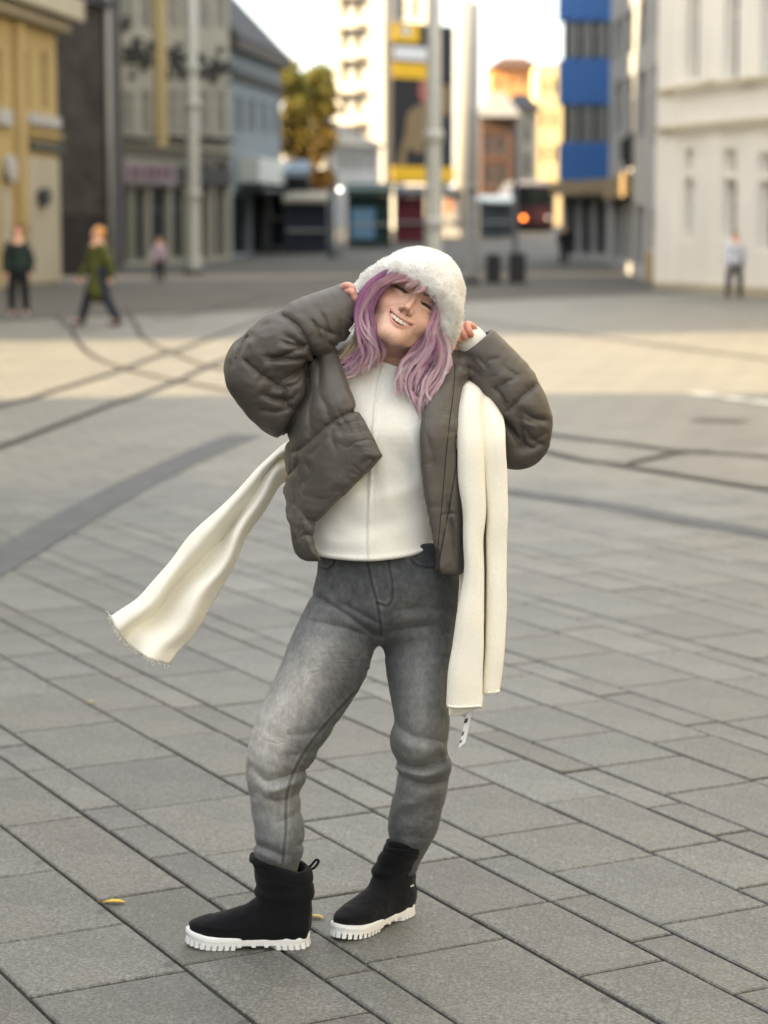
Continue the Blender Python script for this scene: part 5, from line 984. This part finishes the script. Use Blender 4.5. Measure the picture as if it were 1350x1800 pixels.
M_fur = mat('white_fur', srgb(247, 246, 243), .95, var=.04, scale=120., bump=.6, bscale=350., bdist=.004, sheen=.3, spec=.05)
hat = pput('hat', mesh_np('hat', V, F), M_fur); hat['label'] = 'white fluffy fur hat with ear flaps'
def normals(f, V, e):
    g = np.stack([f(V + np.eye(3)[k]*e) - f(V - np.eye(3)[k]*e) for k in range(3)], 1); return g/(np.linalg.norm(g, axis=1)[:, None] + 1e-9)
nV = normals(hat_f, V, .002)
sel = RNG.integers(0, len(V), 90000); Bp_, n_ = V[sel] + RNG.normal(0, .0012, (90000, 3)), nV[sel]
n_ = n_ + RNG.normal(0, .26, n_.shape) + .55*np.stack([noise3(Bp_, 55., k) for k in (31, 32, 33)], 1); n_ += HM[:, 2]*-.2; n_ /= np.linalg.norm(n_, axis=1)[:, None]
tn = np.cross(n_, RNG.normal(0, 1, n_.shape)); tn /= np.linalg.norm(tn, axis=1)[:, None]
Lf = hl(Bp_); bd = rchain(Lf, spl(BRIM, 3), np.full(31, 27.)); ln = (RNG.uniform(.0022, .0045, len(Bp_)) + np.where(bd < 6, .0025, 0))[:, None]; wd = .00024
Vf = np.stack([Bp_ - n_*.001 - tn*wd, Bp_ - n_*.001 + tn*wd, Bp_ + n_*ln*.6 + tn*wd*.8, Bp_ + n_*ln + np.array([0, 0, -.0012])], 1).reshape(-1, 3)
Ff = (np.arange(len(Bp_))[:, None]*4 + np.array([[0, 1, 2, 3]]))
M_furs = mat('white_fur_strand', srgb(250, 249, 246), .9, spec=.05); _N = M_furs.node_tree.nodes; _L = M_furs.node_tree.links; _t = _N.new('ShaderNodeBsdfTranslucent'); _t.inputs[0].default_value = (.95, .94, .92, 1); _m = _N.new('ShaderNodeMixShader'); _m.inputs[0].default_value = .5; _L.new(_N['Principled BSDF'].outputs[0], _m.inputs[1]); _L.new(_t.outputs[0], _m.inputs[2]); _L.new(_m.outputs[0], _N['Material Output'].inputs[0])
fur = put('fur', mesh_np('fur', Vf, Ff), hat, M_furs); fur['kind'] = 'stuff'
# ---------------------------------------------------------------- hair
PINK, MAUVE, PURP, BLON, ROOT, LILA = map(lambda c: np.array(srgb(*c)), ((242, 208, 214), (216, 168, 186), (178, 122, 166), (228, 208, 178), (128, 86, 96), (238, 200, 216)))
HG = [  # (guide points (u, v, dy, spread px), strands, colours root/mid/tip, wave)
    ([(700, 478, -.118, 6), (676, 490, -.128, 8), (650, 508, -.125, 9), (634, 528, -.115, 9), (631, 552, -.11, 9), (640, 580, -.112, 10), (647, 612, -.115, 11), (630, 642, -.118, 12), (606, 656, -.115, 8), (594, 652, -.112, 3)], 609, (MAUVE, LILA, PINK), .5),
    ([(692, 480, -.122, 6), (664, 498, -.132, 7), (645, 523, -.132, 8), (637, 554, -.132, 9), (646, 588, -.135, 9), (654, 620, -.13, 11), (640, 648, -.125, 8), (626, 662, -.12, 4)], 609, (MAUVE, PURP, PINK), .5),
    ([(698, 482, -.128, 5), (672, 502, -.14, 5), (654, 527, -.14, 6), (648, 554, -.14, 6), (655, 586, -.14, 7), (666, 616, -.135, 8), (660, 642, -.125, 6)], 464, (MAUVE, PURP, LILA), .4),
    ([(650, 530, -.06, 8), (632, 560, -.06, 9), (626, 590, -.07, 9), (620, 612, -.08, 11), (604, 628, -.085, 8), (590, 632, -.085, 3)], 348, (BLON, BLON, BLON), .5),
    ([(660, 560, -.10, 8), (654, 590, -.10, 10), (642, 620, -.105, 12), (620, 638, -.105, 11), (600, 646, -.10, 7), (588, 640, -.10, 3)], 377, (PURP, PURP, MAUVE), .6),
    ([(655, 540, -.09, 9), (656, 580, -.09, 10), (662, 615, -.09, 10), (655, 645, -.10, 8)], 261, (PURP, MAUVE, MAUVE), .5),
    ([(762, 500, -.12, 5), (772, 522, -.126, 6), (776, 548, -.118, 8), (770, 580, -.118, 9), (774, 612, -.115, 12), (766, 648, -.118, 13), (750, 686, -.125, 12), (740, 718, -.128, 8), (742, 736, -.128, 3)], 667, (MAUVE, PINK, LILA), .5),
    ([(760, 512, -.125, 4), (769, 535, -.128, 5), (768, 560, -.13, 6), (758, 582, -.135, 7), (758, 606, -.13, 11), (745, 636, -.128, 13), (729, 664, -.13, 13), (724, 690, -.132, 9), (732, 718, -.132, 4)], 667, (MAUVE, LILA, LILA), .55),
    ([(766, 560, -.11, 6), (752, 594, -.115, 9), (734, 618, -.118, 12), (714, 638, -.122, 13), (703, 660, -.126, 11), (704, 682, -.128, 8), (711, 700, -.13, 3)], 609, (PURP, MAUVE, LILA), .5),
    ([(770, 520, -.11, 5), (780, 560, -.10, 8), (778, 604, -.10, 10), (778, 640, -.11, 11), (764, 672, -.12, 9), (754, 696, -.125, 7), (766, 724, -.125, 4), (772, 736, -.125, 2)], 464, (PINK, PINK, LILA), .5),
    ([(764, 580, -.08, 9), (752, 616, -.09, 13), (738, 640, -.105, 14), (722, 668, -.112, 12), (716, 690, -.115, 6)], 406, (PURP, PURP, MAUVE), .6),
    ([(735, 470, -.10, 7), (716, 480, -.132, 6), (696, 487, -.146, 5), (676, 497, -.148, 5), (660, 510, -.142, 3)], 377, (ROOT, MAUVE, PINK), .3),
    ([(745, 474, -.105, 7), (730, 483, -.138, 7), (714, 488, -.152, 6), (700, 492, -.155, 5), (688, 496, -.154, 3)], 290, (ROOT, MAUVE, PINK), .3),
    ([(752, 480, -.11, 6), (742, 489, -.142, 7), (730, 497, -.156, 7), (718, 502, -.16, 5), (710, 504, -.16, 2)], 290, (ROOT, PINK, PINK), .3),
    ([(762, 488, -.11, 5), (756, 500, -.142, 6), (744, 509, -.155, 7), (732, 514, -.16, 4), (724, 516, -.16, 2)], 159, (ROOT, PINK, PINK), .3),
    ([(764, 494, -.11, 4), (764, 508, -.135, 4), (760, 520, -.146, 3), (753, 527, -.15, 2)], 87, (ROOT, PINK, BLON), .3)]
Vh, Fh, Chh = [], [], []; base = 0
DEEP = np.array(srgb(118, 66, 122)); PALE = np.array(srgb(250, 224, 230))
for gi, (pts, n, cc, wvy) in enumerate(HG):
    bang = wvy < .35; K = 20; g = spl(pts, 12); arc = np.r_[0, np.cumsum(np.hypot(*np.diff(g[:, :2], axis=0).T))]; s_ = np.linspace(0, arc[-1], K); g = np.stack([np.interp(s_, arc, g[:, c]) for c in range(4)], 1)
    tg = np.gradient(g[:, :2], axis=0); tg /= np.linalg.norm(tg, axis=1)[:, None]; nr_ = np.stack([-tg[:, 1], tg[:, 0]], 1); tt = np.linspace(0, 1, K); nl = max(3, n//(30 if bang else 38)); per = n//nl
    for lk in range(nl):
        o = RNG.normal(0, .55, 2); A = 0 if bang else abs(RNG.normal(5.5, 2.2)); ph = RNG.uniform(0, 6.28); cyc = RNG.uniform(.9, 1.5)*arc[-1]/150; Ls = 1 - .28*RNG.beta(1, 2.5); lr = (1.5 if bang else RNG.uniform(1.5, 2.7))
        wave = A*np.sin(2*np.pi*cyc*tt + ph)*np.clip((tt - .12)*2.2, 0, 1); r_ = RNG.random(); sh = RNG.normal(1.02, .14)
        if bang: c3 = cc
        else: c3 = (cc[0], cc[1], cc[2]) if r_ < .42 else (MAUVE, LILA, PALE) if r_ < .68 else (PURP, PURP, LILA) if r_ < .86 else (PURP, DEEP, PURP)
        if gi == 3: c3 = (BLON*.8, BLON, BLON*1.05)
        dpt = o[1]*.011 + (.006 if r_ > .86 else 0)
        for i in range(per):
            q2 = RNG.normal(0, 1, 2); fz = RNG.normal(0, 1, 2); prof = lr*(1.15 - 1.0*tt**1.5); fly = RNG.random() < .09
            off = o[0]*g[:, 3] + wave + q2[0]*prof + (.9 + 3.5*fly)*fz[0]*tt*tt + .7*np.sin(tt*RNG.uniform(5, 11) + fz[1]*3)*tt
            k_ = K - int((1 - Ls*(1 - .34*RNG.beta(1.1, 2.2)))*K); uv_ = g[:, :2] + nr_*off[:, None]
            q = np.array([wp(uv_[m, 0], uv_[m, 1], g[m, 2] + dpt + q2[1]*prof[m]*.0009 - .004*fly*tt[m]) for m in range(k_)]); kk = len(q)
            t = np.gradient(q, axis=0); t /= np.linalg.norm(t, axis=1)[:, None] + 1e-9
            a = np.cross(t, [0, 1, .1]); a /= np.linalg.norm(a, axis=1)[:, None] + 1e-9; bb = np.cross(a, t)
            r = (.00031*(1 - .75*np.linspace(0, 1, kk)**2.5) + .00008)[:, None]
            ring = np.stack([q + r*a, q - .5*r*a + .87*r*bb, q - .5*r*a - .87*r*bb], 1).reshape(-1, 3); idx = base + np.arange(kk - 1)[:, None]*3
            for s in range(3): Fh.append(np.concatenate([idx + s, idx + 3 + s, idx + 3 + (s+1) % 3, idx + (s+1) % 3], 1))
            tk = tt[:kk, None]; cv = np.where(tk < .45, c3[0] + (c3[1] - c3[0])*tk/.45, c3[1] + (c3[2] - c3[1])*(tk - .45)/.55)*sh*RNG.normal(1, .13); cv = cv*(.5 + .5*np.clip(tk/.16, 0, 1))  # strand starts darkened: the hat brim's shade put into the colour
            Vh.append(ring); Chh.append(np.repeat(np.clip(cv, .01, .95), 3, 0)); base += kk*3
M_hair = mat('dyed_hair', (.5, .3, .5), .38, vcol=True, spec=.5)
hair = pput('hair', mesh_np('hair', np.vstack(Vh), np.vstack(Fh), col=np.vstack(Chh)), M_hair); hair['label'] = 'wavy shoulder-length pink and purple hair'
# ---------------------------------------------------------------- boots
M_black = mat('black_boot_fabric', srgb(20, 21, 25), .92, var=.25, scale=300., bump=.4, bscale=600., bdist=.002, sheen=.08, spec=.12)
M_sole = mat('white_rubber', srgb(232, 234, 234), .55, var=.03, scale=60.)
def boot(toe, heel, top, lean, rbs, label):
    """toe, heel: ground points; top: world centre of the shaft opening"""
    toe, heel, top = map(np.asarray, (toe, heel, top)); ax = toe - heel; Ln = np.linalg.norm(ax[:2]); ex = np.array([ax[0], ax[1], 0])/Ln; ey = np.array([-ex[1], ex[0], 0]); ez = np.array([0, 0, 1.])
    M = np.stack([ex, ey, ez], 1); k = Ln/.262
    def loc(P): return ((P - heel) @ M)/k
    tl = ((top - heel) @ M)/k
    def f(P):
        q = loc(P); x, y, z = q.T; hw_ = np.interp(x, [0, .03, .09, .14, .19, .235, .27], [.026, .034, .034, .037, .042, .038, .028])
        hz = np.interp(x, [0, .05, .10, .125, .15, .19, .23, .255, .275], [.13, .14, .13, .108, .094, .081, .071, .063, .056])
        foot = np.sqrt((y/hw_)**2*.75 + ((z - .03)/(hz - .03))**2*np.where(z > .03, 1, .3)) - 1; foot = foot*.034
        foot = smax(foot, np.maximum(-x, np.sqrt(np.maximum(x - .2, 0)**2 + y*y*2.6) - .074), .012); foot = smax(foot, .020 - z, .006)
        sx = np.interp(z, [.06, .12, .2, tl[2]], [.052, .052, tl[0]*.6 + .02, tl[0]]); sy = np.interp(z, [.06, .12, tl[2]], [0, 0.0, tl[1]])
        ra = np.interp(z, [.06, .11, .14, .19, .25], [.052, .058, .062, .067, .073]); rb = np.interp(z, [.06, .11, .17, .25], [.036, .046*rbs, .056*rbs, .063*rbs])
        sh = (np.sqrt(((x - sx)/ra)**2 + ((y - sy)/rb)**2) - 1)*.05
        slope = z - tl[2] + (x - tl[0])*lean
        sh = smax(sh, slope, .012); sh = smax(sh, .05 - z, .01)
        d = smin(foot, sh, .03)
        hole = np.maximum((np.sqrt(((x - sx)/(ra - .013))**2 + ((y - sy)/(rb - .012))**2) - 1)*.05, tl[2] - .05 - z); d = smax(d, -hole, .006)
        d = d - .0022*np.exp(-((z - .125 - .03*x)/.008)**2) + .0022*np.exp(-((z - .108 - .05*x)/.006)**2) + .0015*np.exp(-((z - .152 + .05*x)/.006)**2)
        d = d - .0020*noise3(q, np.array([14., 14., 40.]), 41) - .0012*noise3(q, 60., 42) + .0016*np.exp(-((slope + .03)/.003)**2)
        d = d - .0014*np.exp(-((z - .052 - .02*np.clip(x - .2, 0, 1))/.004)**2)*(x > .15)
        return d*k
    lo_ = np.minimum(np.minimum(toe, heel), top) - .09; hi_ = np.maximum(np.maximum(toe, heel), top) + .10; lo_[2] = 0
    V, F = sdf_mesh(f, lo_, hi_, .0030); o = pput('boot', mesh_np('boot', V, F), M_black); o['label'] = label
    # sole: midsole band with lugs
    prof = [(0, .0), (.002, .016), (.011, .029), (.035, .037), (.08, .037), (.13, .039), (.18, .045), (.22, .046), (.25, .038), (.268, .025), (.277, .011), (.280, 0)]
    s = spl(prof, 5); ol = np.vstack([s, [(x, -y) for x, y in s[::-1][1:-1]]]); n = len(ol); b = MB()
    def rise(x): return .010*np.clip((x - .205)/.08, 0, 1)**2 + .004*np.clip((.03 - x)/.03, 0, 1)**2
    rings = [(.97, .0095), (1.01, .0115), (1.03, .022), (1.015, .0285), (.9, .031)]; vs = []; fs = []; c0 = np.array([.14, 0])
    for sc, zz in rings:
        for p in ol:
            q = c0 + (p - c0)*sc; up_ = .004*np.clip((q[0] - .22)/.05, 0, 1); vs.append(heel + k*(M @ np.array([q[0], q[1], zz + rise(q[0]) + (up_ if zz > .02 else 0)])))
    for j in range(len(rings) - 1):
        for i in range(n): fs.append((j*n + i, j*n + (i+1) % n, (j+1)*n + (i+1) % n, (j+1)*n + i))
    fs += [tuple(range(n))[::-1], tuple(range((len(rings)-1)*n, len(rings)*n))]; b.add(vs, fs)
    per = np.concatenate([[0], np.cumsum(np.linalg.norm(np.diff(np.vstack([ol, ol[:1]]), axis=0), axis=1))]); T = per[-1]; nl = 46
    for i in range(nl):
        a0, a1 = (i + .14)*T/nl, (i + .80)*T/nl; q = []
        for a in (a0, a1): q.append([np.interp(a, per, np.append(ol[:, 0], ol[0, 0])), np.interp(a, per, np.append(ol[:, 1], ol[0, 1]))])
        q = np.array(q); mid = q.mean(0); small = .075 < mid[0] < .155
        if small and i % 2: continue
        inn = c0 + (q - c0)*np.array([.80, .55]); qo = c0 + (q - c0)*1.02; z0 = rise(mid[0]) + (.006 if small else .0) + .001
        zt = rise(mid[0]) + .016; sl_ = .003
        pts = [(qo[0], z0), (qo[1], z0), (inn[1], z0), (inn[0], z0), (qo[0]*1.0, zt), (qo[1], zt), (inn[1], zt), (inn[0], zt)]
        vs = [heel + k*(M @ np.array([p[0] + (sl_ if zz < .01 else 0)*(1 if mid[0] > .14 else -1), p[1], zz])) for p, zz in pts]
        b.add(vs, [(0, 1, 2, 3), (7, 6, 5, 4), (0, 4, 5, 1), (1, 5, 6, 2), (2, 6, 7, 3), (3, 7, 4, 0)])
    so = b.build('sole', M_sole, o); so['label'] = 'white rubber sole with deep lugs'
    return o, (lambda q: heel + k*(M @ np.asarray(q))), tl, f
bl, bl_w, bl_t, bl_f = boot(G(343, 1660), G(542, 1662), wp(490, 1512, -.09), -.26, 1.0, 'black boot seen from the side, toe to the left')
br, br_w, br_t, br_f = boot(G(600, 1650), G(716, 1602), wp(722, 1480, .10), -.24, .88, 'black boot turned towards the viewer')
# pull loop on the left boot
b = MB(); lp = spl([(538, 1528), (546, 1522), (555, 1512), (560, 1514), (554, 1524), (545, 1529), (538, 1531)], 5)
b.tube([wp(a, c, -.09) for a, c in lp], .0030, 6, .5); o = put('pull_loop', b.mesh('pull_loop', True), bl, M_black)
b = MB(); P = trace(br_f, [(722, 1558), (727, 1556), (732, 1553), (736, 1551)]); b.tube(P + np.array([0, -.001, 0]), .0016, 6, .5); put('label_tag', b.mesh('label_tag', True), br, M_sole)
b = MB(); P = trace(br_f, [(668, 1632), (674, 1629), (681, 1626)]); b.tube(P, .0024, 6, .35); put('logo_print', b.mesh('logo_print', True), br, mat('grey_print', srgb(62, 64, 68), .6))
# ---------------------------------------------------------------- scarf
M_scarf = mat('cream_scarf_wool', srgb(249, 245, 232), .95, var=.06, scale=320., bump=.5, bscale=520., bdist=.0016, sheen=.3, spec=.08)
def sheet(name, rows, nt, ns, wob, thick, parent, m, fray=0.0, seed=0):
    """cloth from rows of (u, v, dy) across the width, rows given from top to bottom"""
    rs = lambda S, n: np.stack([np.interp(np.linspace(0, len(S) - 1, n), np.arange(len(S)), S[:, c]) for c in range(3)], 1)
    A = np.array([rs(spl(r, 16), ns) for r in rows]); B = np.array([rs(spl(A[:, j], 16), nt) for j in range(ns)]).transpose(1, 0, 2)
    P = np.array([[wp(*q) for q in r] for r in B]); g = np.random.default_rng(seed)
    flat = P.reshape(-1, 3); flat = flat + np.stack([noise3(flat, 14., seed + 1), noise3(flat, 14., seed + 2), noise3(flat, 9., seed + 3)*.4], 1)*wob; P = flat.reshape(P.shape)
    du = np.gradient(P, axis=1); dv = np.gradient(P, axis=0); n = np.cross(du, dv); n /= np.linalg.norm(n, axis=2)[..., None] + 1e-9
    if fray:
        P[-1] += np.array([0, 0, -1])*(fray*(g.random(ns)[:, None]))
    th = thick*np.ones(P.shape[:2])[..., None]; th[0] = th[-1] = thick*.5; th[:, 0] = th[:, -1] = thick*.3
    Fv, Bv = P + n*th, P - n*th; k = nt*ns; i = np.arange(nt - 1)[:, None]*ns + np.arange(ns - 1)[None]; i = i.ravel()
    F = [np.stack([i, i + ns, i + ns + 1, i + 1], 1), np.stack([i, i + 1, i + ns + 1, i + ns], 1) + k]
    e = np.concatenate([np.arange(ns), np.arange(1, nt)*ns + ns - 1, (nt - 1)*ns + np.arange(ns - 2, -1, -1), np.arange(nt - 2, 0, -1)*ns]); e2 = np.roll(e, -1)
    F.append(np.stack([e, e2, e2 + k, e + k], 1))
    return mesh_np(name, np.vstack([Fv.reshape(-1, 3), Bv.reshape(-1, 3)]), np.vstack(F)), P
scarf = empty('scarf', (0, 0, 0), parent=person); scarf.matrix_parent_inverse = Matrix.Translation(-Vector(PO)); scarf['label'] = 'long cream wool scarf over one shoulder and blown out behind'
# hanging end over the shoulder: three folds seen from the front
def rr(v, l, f, r, d, dr, dv=.07, b0=0, b1=0, g=0):
    """one row of the hanging end: left edge, fold and right edge columns, front depth, right layer depth, valley depth"""
    return [(l, v - 1, d + .014), (l + 2, v, d + .005), (l + .35*(f - l), v + b0*.5, d - .004), (f - 5, v + b0, d), (f, v + b0, d + .012), (f + 1, v + b0*.7 + b1*.3, d + dv), (f + 3 + g, v + b1, d + dv + .006), (f + 6 + g, v + b1, dr + .012), (f + .6*(r - f), v + b1, dr - .003), (r - 2, v + b1 - 1, dr + .001), (r, v + b1 - 1, dr + .009)]
RR = [[(806, 668, .06), (812, 664, .055), (820, 663, .05), (828, 668, .048), (836, 674, .047), (844, 681, .05), (850, 686, .055), (858, 692, .062), (866, 700, .07), (872, 706, .078), (878, 714, .088)],
      [(806, 692, -.05), (811, 686, -.07), (820, 683, -.085), (832, 687, -.09), (842, 694, -.086), (848, 701, -.078), (852, 704, -.074), (860, 707, -.07), (868, 712, -.066), (876, 720, -.055), (884, 732, -.03)],
      rr(762, 806, 847, 888, -.135, -.112, .02), rr(840, 808, 850, 889, -.145, -.118, .05), rr(920, 815, 849, 890, -.148, -.12, .09, g=4), rr(1000, 817, 848, 890, -.15, -.122, .10, g=5),
      rr(1082, 804, 847, 887, -.155, -.126, .09, g=4), rr(1162, 793, 848, 884, -.158, -.13, .08, g=2), rr(1244, 787, 847, 878, -.158, -.132, .06, 2, -24)]
me, _ = sheet('hanging_end', RR, 110, 70, .0035, .0028, scarf, M_scarf, seed=3); he = put('hanging_end', me, scarf, M_scarf)
BK = [[(808, 1000, -.085), (830, 1000, -.07), (850, 1000, -.065)], [(800, 1120, -.095), (822, 1120, -.085), (846, 1120, -.08)], [(791, 1220, -.11), (812, 1226, -.10), (840, 1222, -.098)], [(790, 1258, -.115), (812, 1256, -.10), (836, 1246, -.102)]]
me, _ = sheet('inner_fold', BK, 50, 20, .003, .0025, scarf, M_scarf, seed=5); put('inner_fold', me, scarf, M_scarf)
b = MB(); q = [wp(a, c, -.170) for a, c in spl([(787, 1241), (806, 1243), (846, 1241)], 6)]; b.tube(q, .0030, 6, .7); put('hem', b.mesh('hem', True), scarf, M_scarf)
b = MB(); q = [wp(a, c, -.136) for a, c in spl([(857, 1217), (868, 1217), (878, 1215)], 6)]; b.tube(q, .0026, 6, .7); put('hem', b.mesh('hem', True), scarf, M_scarf)
# end blown out behind, to the left
RL = [[(520, 770, .16), (512, 790, .14), (508, 806, .17), (506, 822, .15), (512, 850, .18)],
      [(492, 787, .14), (484, 805, .12), (482, 812, .15), (486, 828, .115), (496, 852, .15)],
      [(440, 836, .12), (436, 858, .10), (440, 876, .135), (450, 890, .095), (462, 904, .13)],
      [(396, 884, .10), (400, 905, .085), (408, 928, .15), (420, 935, .075), (432, 950, .11)],
      [(340, 938, .085), (352, 960, .07), (362, 978, .145), (384, 1000, .055), (404, 1004, .09)],
      [(292, 992, .07), (306, 1010, .05), (318, 1028, .135), (348, 1046, .03), (374, 1058, .075)],
      [(246, 1046, .055), (264, 1066, .035), (274, 1080, .115), (312, 1104, .015), (342, 1112, .055)],
      [(214, 1070, .045), (228, 1092, .03), (240, 1106, .075), (278, 1136, .01), (316, 1142, .04)],
      [(197, 1082, .04), (208, 1106, .028), (222, 1130, .065), (262, 1156, .005), (300, 1166, .03)]]
me, P = sheet('blown_end', RL, 90, 44, .006, .0030, scarf, M_scarf, fray=.005, seed=9); bl_e = put('blown_end', me, scarf, M_scarf)
b = MB(); g = np.random.default_rng(4)
for i in range(70):
    a = P[-1][int(g.integers(0, 44))] + g.normal(0, .002, 3); dr = np.array([-.35, 0, -.6]) + g.normal(0, .35, 3); l_ = g.uniform(.004, .011)
    b.tube([a, a + dr*l_*.6 + g.normal(0, .001, 3), a + dr*l_ + g.normal(0, .002, 3)], [.0007, .0006, .0003], 3)
for st in ((199, 1084), (204, 1092)):
    a = wp(*st, .04); b.tube([a, a + [-.008, 0, .004], a + [-.012, 0, .012], a + [-.018, 0, .013]], [.001, .0008, .0006, .0004], 4)
fr = put('fringe', b.mesh('fringe'), scarf, M_scarf); fr['kind'] = 'stuff'
# paper care tag under the hanging end
M_tag = mat('white_tag', srgb(238, 240, 244), .6); M_ink = mat('tag_ink', srgb(60, 62, 70), .6)
def quad3(name, pts, th, m, parent):
    p = [np.asarray(q, float) for q in pts]; n = np.cross(p[1] - p[0], p[2] - p[0]); n /= np.linalg.norm(n); b = MB()
    b.add([q + n*th for q in p] + [q - n*th for q in p], [(0, 1, 2, 3), (7, 6, 5, 4), (0, 4, 5, 1), (1, 5, 6, 2), (2, 6, 7, 3), (3, 7, 4, 0)]); return b.build(name, m, parent)
tagp = quad3('care_tag', [wp(820, 1257, -.115), wp(832, 1241, -.115), wp(818, 1305, -.12), wp(806, 1315, -.12)], .0006, M_tag, scarf)
for (u0, v0, w, h) in ((817, 1264, 6, 8), (813, 1287, 3.5, 7), (809, 1302, 4, 5)):
    quad3('printed_mark', [wp(u0, v0, -.1195), wp(u0 + w, v0 - 2, -.1195), wp(u0 + w - 2, v0 + h - 2, -.1205), wp(u0 - 2, v0 + h, -.1205)], .0004, M_ink, tagp)
# ---------------------------------------------------------------- trims
b = MB(); z0 = trace(jacket_f, spl([(769, 964), (770, 985), (771, 1002)], 6)); b.tube(z0 + np.array([0, -.002, 0]), .0035, 6); put('zip_end', b.mesh('zip_end'), jacket, M_rib)
b = MB(); P = trace(jacket_f, PLAC2[2:]) - np.array([0, .0012, 0]); b.tube(P, .0012, 6); put('placket_seam', b.mesh('placket_seam', True), jacket, M_rib)
b = MB(); P = trace(jacket_f, PLAC) - np.array([0, .001, 0]); b.tube(P, .0010, 6); put('placket_seam', b.mesh('placket_seam', True), jacket, M_rib)
tag(person, 'smiling woman in white fur hat and puffer jacket, hands raised to the hat', 'person')
M_thread = mat('jacket_thread', srgb(60, 56, 54), .7)
for g in QS:
    if len(g) < 6: continue
    P = trace(jacket_f, g); 
    if np.abs(np.diff(P[:, 1])).max() > .04: continue
    b = MB(); b.tube(P, .0009, 5); put('quilt_seam', b.mesh('quilt_seam', True), jacket, M_thread)
